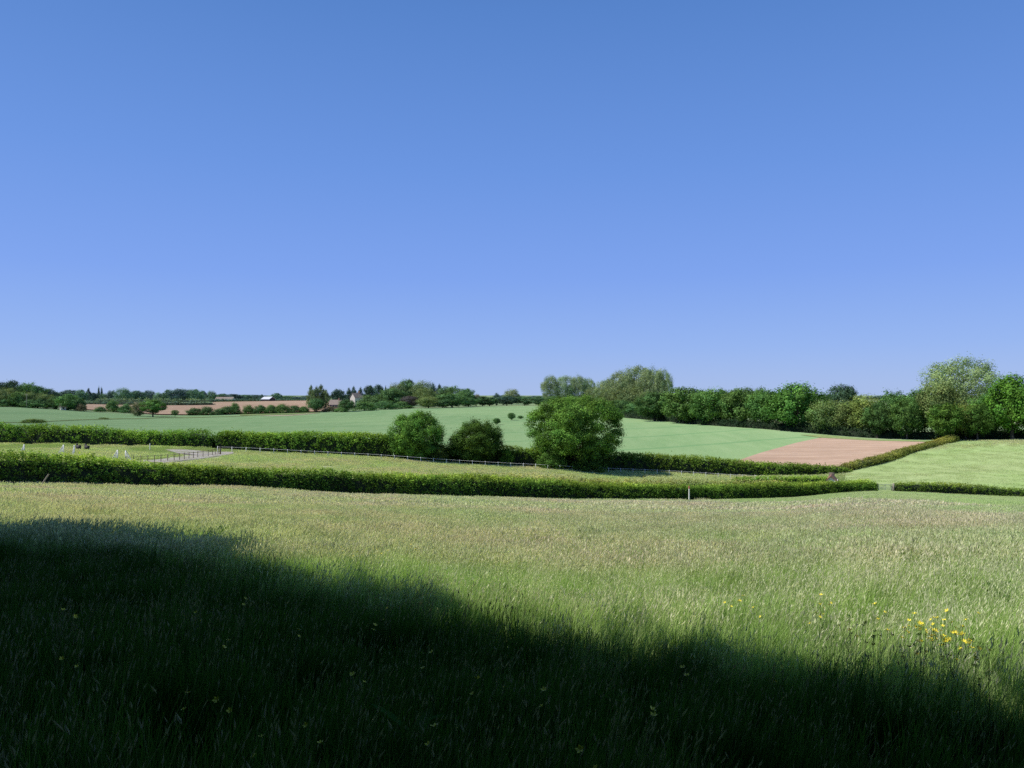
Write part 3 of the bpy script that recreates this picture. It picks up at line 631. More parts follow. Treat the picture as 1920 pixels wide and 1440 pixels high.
# long white fence
FP = [(408, 138.5), (480, 140.5), (600, 142), (720, 143.5), (850, 145), (960, 146), (1090, 149), (1250, 151), (1400, 151.5), (1440, 151)]
fp = np.array([at(p, y)[:2] for p, y in FP]); tt = np.linspace(0, len(FP)-1, 400); fc = hermite(np.arange(len(FP)), fp, tt)
fl = np.concatenate([[0], np.cumsum(np.linalg.norm(np.diff(fc, axis=0), axis=1))]); npst = 44
fx = np.interp(np.linspace(0, fl[-1], npst), fl, fc[:, 0]); fy = np.interp(np.linspace(0, fl[-1], npst), fl, fc[:, 1]); fz = zt(fx, fy)
e = empty('paddock_fence', (fx[0], fy[0], fz[0])); tag(e, 'long low white post and tape fence in front of the middle hedge', 'fence')
pme = raw_mesh('fence_post', *box((0, 0, .5), (.075, .075, 1.2)))
for x, y, zz in zip(fx, fy, fz):
    o = obj('post', pme, tape, e); o.location = (x-fx[0], y-fy[0], zz-fz[0])
for hgt in (1.0,):
    L = [bar((fx[i]-fx[0], fy[i]-fy[0]-.07, fz[i]-fz[0]+hgt), (fx[i+1]-fx[0], fy[i+1]-fy[0]-.07, fz[i+1]-fz[0]+hgt), 0.04 if hgt > .5 else .02) for i in range(npst-1)]
    bars('rail', L, tape, e)
# dark rail fence beside the track
DP = [(236, 108), (270, 111), (300, 114.5), (330, 118.5), (352, 122), (372, 126), (396, 131), (409, 135)]
dx = np.array([at(p, y) for p, y in DP]); s_ = np.linspace(0, len(DP)-1, 18)
q = np.stack([np.interp(s_, range(len(DP)), dx[:, i]) for i in (0, 1)], 1)-[0, 0]; q = np.column_stack([q, zt(q[:, 0], q[:, 1])])
e = empty('track_fence', q[0]); tag(e, 'dark post and rail fence along the near side of the gravel track', 'fence')
for p in q:
    o = obj('post', pme, darkwood, e); o.location = tuple(p-q[0])
for hgt in (.95,): bars('rail', [bar(q[i]-q[0]+[0, -.08, hgt], q[i+1]-q[0]+[0, -.08, hgt], .06) for i in range(len(q)-1)], darkwood, e)
# dark gate end post and thin white post in the paddock
X, Y, z = at(413, 134.5); e = empty('gate_post', (X, Y, z)); tag(e, 'stout dark post where track meets white fence', 'post')
bars('post', [box((0, 0, .55), (.2, .2, 1.5))], darkwood, e); bars('cap', [box((0, 0, 1.325), (.26, .26, .05))], darkwood, e)
X, Y, z = at(281, 136); e = empty('marker_post', (X, Y, z)); tag(e, 'thin white post standing alone between jump stands and gravel', 'post')
bars('post', [tube([(0, 0, -.2), (0, 0, 1.15)], [.07, .065], 8)], white, e); bars('cap', [tube([(0, 0, 1.15), (0, 0, 1.2)], [.08, .03], 8)], white, e)

# show jump stands: upright, sloping brace, foot, slats
def wing(px, Y, h, w, flip, mat, label, cat='jump stand', group='white jump stands in the paddock', rz=.0):
    X, Y, z = at(px, Y); e = empty('jump_stand', (X, Y, z), rz); tag(e, label, cat, group); f = flip
    bars('upright', [box((f*w*.5, 0, h*.5), (.13, .11, h))], mat, e)
    bars('brace', [bar((-f*w*.5, 0, .08), (f*w*.42, 0, h*.93), .13)], mat, e)
    bars('foot', [box((0, 0, .05), (w*1.15, .14, .1)), box((f*w*.5, 0, .05), (.12, .8, .1)), box((-f*w*.45, 0, .05), (.12, .7, .1))], mat, e)
    bars('slats', [box((f*w*(.5-.22*k), .0, h*(.5-.10*k)), (.07, .06, h*(.86-.2*k))) for k in (1, 2)], mat, e)
    return e
wing(42, 121, 1.25, .55, 1, white, 'white jump stand nearest the left edge of the paddock')
wing(114, 119, 1.55, .85, 1, white, 'sloping white jump stand second from the left')
wing(137.5, 119.5, 1.5, .3, 1, white, 'narrow upright white jump stand beside the black fillers')
wing(215, 113, 1.5, .85, 1, white, 'white jump stand of the front pair, sloping up to the right')
wing(241, 113, 1.5, .85, -1, white, 'white jump stand of the front pair, sloping up to the left')
for px, lab in ((147, 'left black hurdle board beside the narrow white stand'), (163, 'right black hurdle board in the paddock')):
    X, Y, z = at(px, 128); e = empty('hurdle_board', (X, Y, z)); tag(e, lab, 'jump filler', 'black fillers in the paddock')
    bars('panel', [box((0, 0, .5), (.85, .1, .85), ry=.06)], black, e); bars('foot', [box((-.38, 0, .04), (.12, .6, .08)), box((.38, 0, .04), (.12, .6, .08))], black, e)
    bars('upright', [box((-.2, .0, 1.06), (.3, .09, .26), ry=.2)], black, e)
xa, ya, za = at(148, 127.8); xb, _, zb = at(163, 127.8)
o = bars('jump_pole', [tube([(0, 0, 1.0), (xb-xa, 0, 1.0+zb-za)], [.05, .05], 8)], darkwood); o.location = (xa, ya, za); tag(o, 'dark pole laid across between the two black boards', 'pole')

# field gate between the hedges
xa, ya, za = at(1645, 125.8); xb, yb, zb = at(1673, 126.2)
e = empty('field_gate', (xa, ya, za)); tag(e, 'pale metal field gate closing the gap between two clipped hedges', 'gate')
W = xb-xa
bars('gate_bars', [bar((.2, 0, hh_), (W-.2, .1, hh_), .06) for hh_ in (.25, .45, .65, .87, 1.15)], steel, e)
bars('gate_frame', [bar((.2, 0, .22), (.2, 0, 1.18), .07), bar((W-.2, .1, .22), (W-.2, .1, 1.18), .07), bar((.2, .02, .25), (W*.55, .05, 1.12), .05), bar((W*.5, .06, .22), (W*.5, .06, 1.15), .05)], steel, e)
for x in (0, W): bars('post', [box((x, 0, .55), (.2, .2, 1.6))], wood, e)
ribbon('gateway_track', [(1659, 118), (1659, 124), (1658, 130), (1650, 138)], [3.0, 2.6, 2.6, 3], ground_mat('worn_gateway', [(.36, .38, .24), (.3, .36, .16)], [.7], fine=(5, .15)), off=.09)

# buildings: gabled house builder
def gabled(name, label, px, Y, ytop, L, D, rz, wall, roof, cat, eave=.55, chim=True, windows=3, hgt=None):
    X, Y, z = at(px, Y); h = hgt or (ztop(ytop, Y)-z); he = h*eave
    e = empty(name, (X, Y, z), rz); tag(e, label, cat)
    V = [(-L/2, -D/2, -1), (L/2, -D/2, -1), (L/2, D/2, -1), (-L/2, D/2, -1), (-L/2, -D/2, he), (L/2, -D/2, he), (L/2, D/2, he), (-L/2, D/2, he), (-L/2, 0, h-.12), (L/2, 0, h-.12)]
    Fq = [(0, 1, 5, 4), (1, 2, 6, 5), (2, 3, 7, 6), (3, 0, 4, 7)]; me = bpy.data.meshes.new('wall'); me.from_pydata(V, [], Fq+[(4, 8, 7), (5, 6, 9)]); obj('wall', me, wall, e)
    o_ = .35; sl = (h-he)/(D/2); ez = he-o_*sl
    V = []; 
    for s in (-1, 1):
        for zz in (0, .14):
            V += [(-L/2-o_, s*(D/2+o_), ez+zz), (L/2+o_, s*(D/2+o_), ez+zz), (L/2+o_, 0, h+zz), (-L/2-o_, 0, h+zz)]
    Fq = []
    for b in (0, 8): Fq += [(b, b+1, b+2, b+3), (b+4, b+5, b+6, b+7), (b, b+1, b+5, b+4), (b+1, b+2, b+6, b+5), (b+3, b, b+4, b+7)]
    me = bpy.data.meshes.new('roof'); me.from_pydata(V, [], Fq); r = obj('roof', me, roof, e)
    if chim: bars('chimney', [box((L*.3, 0, h+.35), (.8, .7, 1.5)), box((L*.3, 0, h+1.15), (.95, .85, .12))], brick, r)
    for i in range(windows):
        x = -L/2+L*(i+.5)/windows
        fr = bars('window', [box((x, -D/2-.03, he*.55), (1.1, .08, 1.2))], white, e); bars('pane', [box((x, -D/2-.085, he*.55), (.9, .03, 1.0))], glass, fr)
    d = bars('door', [box((L/2+.04, 0, 1.0), (.08, 1.0, 2.1))], darkwood, e)
    return e
gabled('stone_shed', 'small pinkish gabled shed with red tiles showing over the lane hedge', 1559, 142, 891, 3.6, 2.0, math.radians(66), white, tile, 'shed', eave=.40, chim=False, windows=1)
gabled('farm_house', 'pale house with white gable among trees on the skyline', 669, 500, 737, 7, 5, math.radians(50), render_, pinkroof, 'house', windows=3, eave=.7)
gabled('farm_cottage', 'low pinkish roofed cottage at the edge of the far brown field', 630, 470, 750, 7, 4, math.radians(-8), brick, pinkroof, 'house', eave=.5, windows=4)
gabled('barn', 'long white-roofed barn on the far brown field', 503, 800, 744, 11, 9, math.radians(-25), black, slate, 'barn', eave=.5, chim=False, windows=0)
gabled('hut', 'small pink hut at the right end of the left wood', 118, 390, 757.5, 2.4, 2.2, math.radians(40), render_, pinkroof, 'hut', eave=.6, chim=False, windows=1)
gabled('distant_farmhouse', 'faint pale house low in the distant tree line', 422, 900, 744.5, 20, 8, 0, render_, pinkroof, 'house', eave=.5, chim=False, windows=0)
# utility pole at the left wood
X, Y, z = at(50, 390); e = empty('utility_pole', (X, Y, z)); tag(e, 'thin pale pole standing before the left wood', 'pole')
bars('pole', [tube([(0, 0, -.5), (0, 0, ztop(738, Y)-z)], [.17, .12], 8)], wood, e); bars('crossarm', [box((0, 0, ztop(740, Y)-z), (1.6, .12, .12))], wood, e)
# cow parsley along the hedge foot
# ------------------------------------------------------------------ grass
def grass_mat(name, near=True):
    m, nt, out = newmat(name); L = nt.links
    a = nt.nodes.new('ShaderNodeVertexColor'); a.layer_name = 'Col'
    P = pos(nt)
    n1 = noise(nt, .10, P, 4); n2 = noise(nt, .7, P, 3)
    c = mixc(nt, 1.0, a.outputs[0], mixc(nt, ramp(nt, n1, .35, .65), (.92, 1.04, .86), (1.05, 1.0, 1.06)), 'MULTIPLY')
    c = mixc(nt, 1.0, c, mixc(nt, ramp(nt, n2, .3, .7), (.82, .86, .8), (1.15, 1.12, 1.1)), 'MULTIPLY')
    d = nt.nodes.new('ShaderNodeBsdfDiffuse'); L.new(c, d.inputs[0])
    t = nt.nodes.new('ShaderNodeBsdfTranslucent'); L.new(mixc(nt, 1.0, c, (1.15, 1.2, .6), 'MULTIPLY'), t.inputs[0])
    mx = nt.nodes.new('ShaderNodeMixShader'); mx.inputs[0].default_value = .38
    L.new(d.outputs[0], mx.inputs[1]); L.new(t.outputs[0], mx.inputs[2])
    L.new(mx.outputs[0], out.inputs[0]); return m
m_grass = grass_mat('grass_blades')
def blades(rng, n, rad, hmin, hmax, w, lean, colA, colB, seg_=3, wind=(.12, -.05)):
    """curved tapering blades -> V, F, col"""
    r = rad*np.sqrt(rng.uniform(0, 1, n)); a = rng.uniform(0, 6.283, n); bx, by = r*np.cos(a), r*np.sin(a)
    h = rng.uniform(hmin, hmax, n); az = rng.uniform(0, 6.283, n); ln = lean*rng.uniform(.2, 1, n)*h
    fa = rng.uniform(0, 3.14, n); ww = w*rng.uniform(.6, 1.2, n); t = np.linspace(0, 1, seg_+1)
    V = np.zeros((n, seg_+1, 2, 3)); C = np.zeros((n, seg_+1, 2, 3)); mixf = rng.uniform(0, 1, n)
    base = np.array(colA)[None]*(1-mixf[:, None])+np.array(colB)[None]*mixf[:, None]
    for i, ti in enumerate(t):
        x = bx+(np.cos(az)*ln+wind[0]*h)*ti**1.8; y = by+(np.sin(az)*ln+wind[1]*h)*ti**1.8; z = h*(ti-.18*lean*ti**3)
        wd = ww*(1-ti**2.2)*.5+.0004
        for s, k in ((-1, 0), (1, 1)):
            V[:, i, k] = np.stack([x+s*np.cos(fa)*wd, y+s*np.sin(fa)*wd, z], 1)
        C[:, i, :] = (base*(.32+.78*ti**.8))[:, None]  # roots darkened: shade deep in the grass painted into blade colour
    I = np.arange(n*(seg_+1)*2).reshape(n, seg_+1, 2)
    Fc = np.stack([I[:, :-1, 0], I[:, :-1, 1], I[:, 1:, 1], I[:, 1:, 0]], -1).reshape(-1, 4)
    return V.reshape(-1, 3), Fc, C.reshape(-1, 3)
def heads(rng, n, rad, hmin, hmax, w, colS, colH, hl=.10, hw=.012, wind=(.16, -.07), lean=.2):
    """flowering stems with feathery seed heads"""
    r = rad*np.sqrt(rng.uniform(0, 1, n)); a = rng.uniform(0, 6.283, n); h = rng.uniform(hmin, hmax, n); az = rng.uniform(0, 6.283, n); ln = lean*h*rng.uniform(.2, 1, n)
    tx = r*np.cos(a)+np.cos(az)*ln+wind[0]*h; ty = r*np.sin(a)+np.sin(az)*ln+wind[1]*h
    B = np.stack([r*np.cos(a), r*np.sin(a), 0*h], 1); M = np.stack([r*np.cos(a)*.6+tx*.4, r*np.sin(a)*.6+ty*.4, h*.62], 1); T = np.stack([tx, ty, h], 1)
    V = []; Fc = []; C = []; o = 0
    fa = rng.uniform(0, 3.14, n); s = np.stack([np.cos(fa), np.sin(fa), 0*fa], 1)*w*.5
    for A_, B_ in ((B, M), (M, T)):
        v = np.stack([A_-s, A_+s, B_+s, B_-s], 1).reshape(-1, 3); V.append(v); Fc.append(np.arange(4*n).reshape(n, 4)+o); o += 4*n
        C.append(np.repeat(np.tile(np.array(colS), (n, 1)), 4, 0)*.9)
    dirv = unit(T-M+rng.normal(size=(n, 3))*.05); hlv = hl*rng.uniform(.6, 1.3, n)[:, None]
    cc = np.array(colH)[None]*rng.uniform(.75, 1.2, (n, 1))
    for k in range(2):
        f2 = fa+k*1.57; s2 = np.stack([np.cos(f2), np.sin(f2), 0*f2], 1)*(hw*rng.uniform(.6, 1.3, n))[:, None]
        p0 = T-dirv*hlv*.35; p1 = T+dirv*hlv*.65
        v = np.stack([p0, (p0*.6+p1*.4)+s2, p1, (p0*.6+p1*.4)-s2], 1).reshape(-1, 3)
        V.append(v); Fc.append(np.arange(4*n).reshape(n, 4)+o); o += 4*n; C.append(np.repeat(cc, 4, 0))
    return np.vstack(V), np.vstack(Fc), np.vstack(C)
def merge(L):
    V = []; Fc = []; C = []; o = 0
    for v, f, c in L: V.append(v); Fc.append(f+o); C.append(c); o += len(v)
    return np.vstack(V), np.vstack(Fc), np.vstack(C)
G1, G2 = (.34, .51, .15), (.60, .73, .33); N1, N2 = (.26, .43, .10), (.62, .76, .32); ST = (.52, .55, .34); HD = (.74, .68, .58); HD2 = (.76, .75, .58); D1, D2 = (.04, .10, .02), (.085, .18, .035); ST2 = (.18, .20, .11); HS = (.28, .27, .20); HN = (.80, .78, .64); DG = (.075, .17, .03)  # includes darkened blade, stem and head tones that stand for tree shade
def lib(name, makers):
    c = bpy.data.collections.new(name)
    for i, mk in enumerate(makers):
        V, Fc, C = mk(np.random.default_rng(900+i*7+len(name))); me = raw_mesh('%s_tuft' % name, V, Fc, C); me.materials.append(m_grass)
        c.objects.link(bpy.data.objects.new('%s_tuft_%d' % (name, i), me))
    return c
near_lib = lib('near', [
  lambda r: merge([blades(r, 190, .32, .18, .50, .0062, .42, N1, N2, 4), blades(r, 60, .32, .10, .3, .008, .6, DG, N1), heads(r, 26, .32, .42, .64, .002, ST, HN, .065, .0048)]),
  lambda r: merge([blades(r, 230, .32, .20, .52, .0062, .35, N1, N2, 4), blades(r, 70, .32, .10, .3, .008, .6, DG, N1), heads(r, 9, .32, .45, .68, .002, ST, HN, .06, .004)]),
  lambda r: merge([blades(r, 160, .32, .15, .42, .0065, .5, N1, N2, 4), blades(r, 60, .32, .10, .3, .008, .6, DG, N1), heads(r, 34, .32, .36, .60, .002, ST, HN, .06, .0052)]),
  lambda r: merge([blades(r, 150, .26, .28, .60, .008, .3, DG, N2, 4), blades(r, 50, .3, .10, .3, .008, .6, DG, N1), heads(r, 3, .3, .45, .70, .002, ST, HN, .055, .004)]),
  # darkened copies of the grass: tree shade deepened through blade colour
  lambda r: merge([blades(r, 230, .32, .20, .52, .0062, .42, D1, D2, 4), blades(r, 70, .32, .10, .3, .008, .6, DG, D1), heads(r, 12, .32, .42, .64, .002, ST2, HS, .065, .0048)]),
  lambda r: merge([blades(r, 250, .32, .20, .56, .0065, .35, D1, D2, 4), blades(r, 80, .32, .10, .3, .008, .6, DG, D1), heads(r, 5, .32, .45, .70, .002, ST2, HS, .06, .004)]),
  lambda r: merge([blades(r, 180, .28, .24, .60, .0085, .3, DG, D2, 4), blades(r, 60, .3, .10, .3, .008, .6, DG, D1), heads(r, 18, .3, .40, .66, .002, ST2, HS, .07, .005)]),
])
mid_lib = lib('mid', [
  lambda r: merge([blades(r, 330, .6, .18, .46, .0115, .4, G1, G2), heads(r, 110, .6, .36, .60, .005, ST, HD, .09, .011)]),
  lambda r: merge([blades(r, 380, .6, .18, .50, .0115, .35, G1, G2), heads(r, 45, .6, .40, .62, .005, ST, HD2, .08, .010)]),
  lambda r: merge([blades(r, 260, .6, .15, .42, .0115, .4, G1, G2), heads(r, 190, .6, .34, .56, .005, ST, HD, .085, .012)]),
]*3)
far_lib = lib('far', [
  lambda r: merge([blades(r, 160, 1.2, .15, .42, .04, .4, (.42, .53, .21), (.62, .68, .38), 2), heads(r, 150, 1.2, .32, .55, .015, ST, HD, .16, .035)]),
  lambda r: merge([blades(r, 220, 1.2, .15, .42, .04, .4, (.40, .54, .20), (.60, .69, .35), 2), heads(r, 70, 1.2, .32, .50, .015, ST, HD2, .14, .03)]),
  lambda r: merge([blades(r, 260, 1.2, .12, .34, .04, .4, (.47, .57, .27), (.64, .71, .40), 2)]),
]*3)
short_lib = lib('short', [
  lambda r: merge([blades(r, 160, 1.4, .08, .24, .05, .4, (.50, .59, .27), (.68, .72, .42), 2), heads(r, 90, 1.4, .18, .34, .02, ST, (.72, .72, .50), .14, .035)]),
  lambda r: merge([blades(r, 220, 1.4, .08, .24, .05, .4, (.39, .49, .21), (.54, .60, .32), 2)]),
]*3)
def scatter(name, libc, pts, sc_, idx, label, cat, tilt=False):
    n = len(pts); me = bpy.data.meshes.new(name); me.vertices.add(n); me.vertices.foreach_set('co', pts.astype(np.float32).ravel())
    rng = np.random.default_rng(n)
    if tilt:                                     # lay the wide tufts along the slope
        gx = (zt(pts[:, 0]+1, pts[:, 1])-zt(pts[:, 0]-1, pts[:, 1]))/2; gy = (zt(pts[:, 0], pts[:, 1]+1)-zt(pts[:, 0], pts[:, 1]-1))/2
        rv = np.column_stack([np.arctan(gy), -np.arctan(gx), np.zeros(n)])
    else: rv = np.column_stack([np.zeros(n), np.zeros(n), rng.uniform(-.9, .9, n)])
    a = me.attributes.new('rot', 'FLOAT_VECTOR', 'POINT'); a.data.foreach_set('vector', rv.astype(np.float32).ravel())
    for an, ty, dat in ( ('scl', 'FLOAT', sc_), ('idx', 'INT', idx)):
        a = me.attributes.new(an, ty, 'POINT'); a.data.foreach_set('value', dat.astype(np.float32 if ty == 'FLOAT' else np.int32))
    o = bpy.data.objects.new(name, me); link(o); tag(o, label, cat, kind='stuff')
    g = bpy.data.node_groups.new(name+'_scatter', 'GeometryNodeTree')
    g.interface.new_socket('Geometry', in_out='INPUT', socket_type='NodeSocketGeometry'); g.interface.new_socket('Geometry', in_out='OUTPUT', socket_type='NodeSocketGeometry')
    gi = g.nodes.new('NodeGroupInput'); go = g.nodes.new('NodeGroupOutput'); ip = g.nodes.new('GeometryNodeInstanceOnPoints'); ci = g.nodes.new('GeometryNodeCollectionInfo')
    ci.inputs['Collection'].default_value = libc; ci.inputs['Separate Children'].default_value = True; ci.inputs['Reset Children'].default_value = True
    def na(nm, ty):
        x = g.nodes.new('GeometryNodeInputNamedAttribute'); x.data_type = ty; x.inputs[0].default_value = nm; return x.outputs[0]
    L = g.links
    L.new(gi.outputs[0], ip.inputs['Points']); L.new(ci.outputs[0], ip.inputs['Instance'])
    ip.inputs['Pick Instance'].default_value = True; L.new(na('idx', 'INT'), ip.inputs['Instance Index'])
    L.new(na('rot', 'FLOAT_VECTOR'), ip.inputs['Rotation']); L.new(na('scl', 'FLOAT'), ip.inputs['Scale']); L.new(ip.outputs[0], go.inputs[0])
    md = o.modifiers.new('scatter', 'NODES'); md.node_group = g
    me.materials.append(m_grass)
    return o
def wedge(rng, dens, y0, y1, side=.78, extra=2.0, hi=None):
    """random points in the view wedge (a little wider than the frame), between depth y0 and y1"""
    W = side*y1+extra; n = int(dens*(y1-y0)*2*W)
    X = rng.uniform(-W, W, n); Y = rng.uniform(y0, y1, n); k = np.abs(X) < side*Y+extra
    X, Y = X[k], Y[k]
    if hi is not None:
        px = CXP+F*X/np.maximum(Y, 1); k = Y < hi(px); X, Y = X[k], Y[k]
    return X, Y
def vnoise(X, Y, s, seed):
    r = np.random.default_rng(seed); v = 0
    for i in range(7):
        a = r.uniform(0, 6.28); f = s*(1.0+.55*i); v = v+np.sin((X*math.cos(a)+Y*math.sin(a))*f+r.uniform(0, 6.28))/(1+.3*i)
    return v/3.2
rng = np.random.default_rng(5)
Xa, Ya = wedge(rng, 13, 1.2, 13, extra=2.5); nz = vnoise(Xa, Ya, .8, 1); pn = vnoise(Xa, Ya, .25, 2)
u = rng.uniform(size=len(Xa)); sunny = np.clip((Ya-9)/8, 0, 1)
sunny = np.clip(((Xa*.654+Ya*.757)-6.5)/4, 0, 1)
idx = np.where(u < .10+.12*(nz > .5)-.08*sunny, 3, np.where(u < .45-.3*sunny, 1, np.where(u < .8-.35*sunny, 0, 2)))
d_shadow = (Xa*.654+Ya*.757)-5.6+nz*.4                 # distance out from the edge of the foreground shadow
shadowed = rng.uniform(size=len(Xa)) < np.clip(.5-d_shadow*.7, 0, 1)
idx = np.where(shadowed, 4+rng.integers(0, 3, len(Xa)), idx)  # darker tufts put where the tree shadow falls, painting it deeper
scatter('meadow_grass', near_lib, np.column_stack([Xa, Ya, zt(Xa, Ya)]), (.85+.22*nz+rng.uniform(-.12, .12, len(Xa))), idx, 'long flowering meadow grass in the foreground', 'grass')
Xb, Yb = wedge(rng, 4.2, 12.6, 36, side=.75); nz = vnoise(Xb, Yb, .5, 3); pn = vnoise(Xb, Yb, .12, 4)
u = rng.uniform(size=len(Xb))+.35*pn; idx = np.where(u < .48, 1, np.where(u < .85, 0, 2))
pxb = CXP+F*Xb/Yb; idx = np.where(rng.uniform(size=len(Xb)) < np.clip((Yb-(20+(1920-pxb)*.05))/10, 0, 1), 1, idx)
scatter('meadow_grass', mid_lib, np.column_stack([Xb, Yb, zt(Xb, Yb)]), (.95+.14*nz+rng.uniform(-.1, .1, len(Xb))), idx+3*rng.integers(0, 3, len(Xb)), 'long flowering meadow grass in the middle of the meadow', 'grass', True)
Xc, Yc = wedge(rng, 1.15, 35, 131, side=.72, hi=lambda p: h1(p)-1.2); nz = vnoise(Xc, Yc, .2, 5); pn = vnoise(Xc, Yc, .05, 6)
u = rng.uniform(size=len(Xc))+.4*pn+np.clip((Yc-70)/60, 0, .7); pxc = CXP+F*Xc/Yc; idx = np.where(u < .45, 0, np.where(u < .95, 1, 2))
gg = np.clip((Yc-(22+(1920-pxc)*.05))/16, 0, 1)*np.clip((pxc-1120)/260, 0, 1); idx = np.where(rng.uniform(size=len(Xc)) < gg, 2, idx)
scatter('meadow_grass', far_lib, np.column_stack([Xc, Yc, zt(Xc, Yc)]), (.95+.12*nz+rng.uniform(-.1, .1, len(Xc))), idx+3*rng.integers(0, 3, len(Xc)), 'meadow grass towards the clipped hedge', 'grass', True)
Xd, Yd = wedge(rng, .85, 62, 206, side=.72)
px = CXP+F*Xd/Yd; okp = (Yd > h1(px)+2.5) & (Yd < h2(px)-2.5)
okr = (px > 1600) & (Yd > h1(px)+2) & (Yd < np.interp(px, [1600, 1640, 1700, 1760, 1795, 2000], [160, 168, 180, 192, 203, 198]))
# keep the track clear
tx = np.array([at(p, y)[:2] for p, y in [(285, 113), (320, 118), (350, 123), (385, 130), (412, 136), (345, 137), (365, 134)]]); tx = np.vstack([tx[:5], np.stack([np.interp(np.linspace(0, 4, 16), range(5), tx[:5, i]) for i in (0, 1)], 1), tx[5:]])
dd = np.min(np.hypot(Xd[:, None]-tx[None, :, 0], Yd[:, None]-tx[None, :, 1]), axis=1)
k = (okp | okr) & (dd > 3.6); Xd, Yd, okr = Xd[k], Yd[k], okr[k]
scatter('pasture_grass', short_lib, np.column_stack([Xd, Yd, zt(Xd, Yd)]), rng.uniform(.8, 1.15, len(Xd)), (np.where(okr, .75, .4)+.5*vnoise(Xd, Yd, .09, 8)+rng.uniform(-.15, .15, len(Xd)) > .5).astype(int)+2*rng.integers(0, 3, len(Xd)), 'short pasture grass of the paddock and grazed field', 'grass', True)

# ------------------------------------------------------------------ buttercups
petal = plain('buttercup_petal', (.90, .78, .05), .5, .05, 20); stemm = plain('buttercup_stem', (.12, .22, .05), .9, .1, 20)
def flower_mesh(r=.017):
    V = [(0, 0, 0)]; Fq = []
    for k in range(5):
        a = k*2*math.pi/5
        for da, rr, zz in ((-.5, r*.8, .006), (0, r*1.1, .012), (.5, r*.8, .006)): V.append((math.cos(a+da)*rr, math.sin(a+da)*rr, zz))
        b = 1+3*k; Fq.append((0, b, b+1, b+2))
    me = bpy.data.meshes.new('flower'); me.from_pydata(V, [], Fq); return me
fme = flower_mesh(); sV, sF = join([tube([(0, 0, 0), (.02, .01, .3), (.03, .0, .56)], [.0016, .0014, .0012], 4), tube([(.018, .01, .26), (.08, .03, .42), (.10, .02, .5)], [.0013, .0012, .001], 4)])
sme = raw_mesh('stem', sV, sF)
def gpt(px, py):
    """depth at which the meadow surface (grass top, .5 m up) shows in row py"""
    Ys = np.linspace(2, 120, 3000); Xs = Ys*(px-CXP)/F; rows = HZ+F*(CZ-zt(Xs, Ys)-.52)/Ys
    return float(Ys[np.argmin(np.abs(rows-py))])
rb = np.random.default_rng(12); spots = []
for cx_, cy_, sx, sy, n in [(1720, 1190, 34, 12, 15), (1775, 1205, 26, 12, 14), (1790, 1222, 30, 16, 10), (1715, 1215, 14, 10, 8), (1610, 1185, 30, 14, 8), (1850, 1245, 20, 10, 4), (1540, 1155, 10, 6, 3), (690, 1040, 30, 14, 5), (1380, 1145, 50, 10, 4)]:
    for _ in range(n): spots.append((rb.normal(cx_, sx), rb.normal(cy_, sy), 0))
for _ in range(26): spots.append((rb.uniform(30, 1850), rb.uniform(1150, 1420), 1))
for px_, py_, shade in spots:
    Yf = gpt(px_, py_); X, Yf, z = at(px_, Yf); e = empty('buttercup', (X, Yf, z), rb.uniform(0, 6.28))
    tag(e, 'yellow buttercup scattered singly in the shaded foreground grass' if shade else 'yellow buttercup flowering in the sunlit grass', 'flower', 'buttercups in the shaded grass' if shade else 'buttercups in the sunlit grass')
    s = rb.uniform(.9, 1.2); st = obj('stem', sme, stemm, e); st.scale = (s, s, s)
    for (fx_, fy_, fz_) in ((.03, 0, .56), (.10, .02, .5)):
        f = obj('flower', fme, petal, e); f.location = (fx_*s, fy_*s, fz_*s); f.rotation_euler = (rb.uniform(-.5, .5)+.35, rb.uniform(-.5, .5), 0); k_ = rb.uniform(.75, 1.1); f.scale = (k_, k_, k_)

# ------------------------------------------------------------------ dock plants
dockm = leaf_mat('dock_leaf', (.05, .13, .03), (.1, .2, .04), .3, 50)
def dock(px, py, h, label, n=9, seed=0):
    r = np.random.default_rng(seed); Yf = gpt(px, py); X, Yf, z = at(px, Yf)
    e = empty('dock_plant', (X, Yf, z)); tag(e, label, 'weed', 'broad-leaved docks in the meadow')
    V = []; Fc = []; o = 0
    for i in range(n):
        a = i*2.4+r.uniform(-.3, .3); L = r.uniform(.18, .30); h0 = h*(.2+.7*i/n); el = r.uniform(.5, 1.2); ns = 6
        for j in range(ns+1):
            t = j/ns; w = .042*math.sin(math.pi*min(1, t*1.02)**.8)+.002; rr = L*t; zz = h0+L*math.sin(el)*t-.25*L*t*t
            for s in (-1, 0, 1):
                V.append((math.cos(a)*rr*math.cos(el*.5)-math.sin(a)*w*s, math.sin(a)*rr*math.cos(el*.5)+math.cos(a)*w*s, zz+.01*abs(s)))
        for j in range(ns):
            for k_ in (0, 1): b = o+j*3+k_; Fc.append((b, b+1, b+4, b+3))
        o += 3*(ns+1)
    V = np.array(V); col = np.ones((len(V), 3))*[1, .2, 0]
    obj('leaves', raw_mesh('dock_leaves', V, Fc, col, smooth=True), dockm, e)
    sv, sf = tube([(0, 0, 0), (.01, 0, h*.6), (.02, .01, h*1.15)], [.008, .007, .003], 6); obj('stem', raw_mesh('dock_stem', sv, sf), stemm, e)
dock(283, 1035, .5, 'dark broad-leaved dock at the upper shadow edge on the left', 8, 1)
dock(412, 992, .6, 'upright dock in sunlit grass above the shadow edge', 7, 2)
dock(545, 1020, .5, 'small dock in the sunlit grass right of the upright one', 6, 3)
dock(1872, 1076, .35, 'dark dock tuft in the sunlit grass near the right edge', 9, 4)
dock(775, 1275, .3, 'low dock in the deep shadow left of centre', 6, 5)

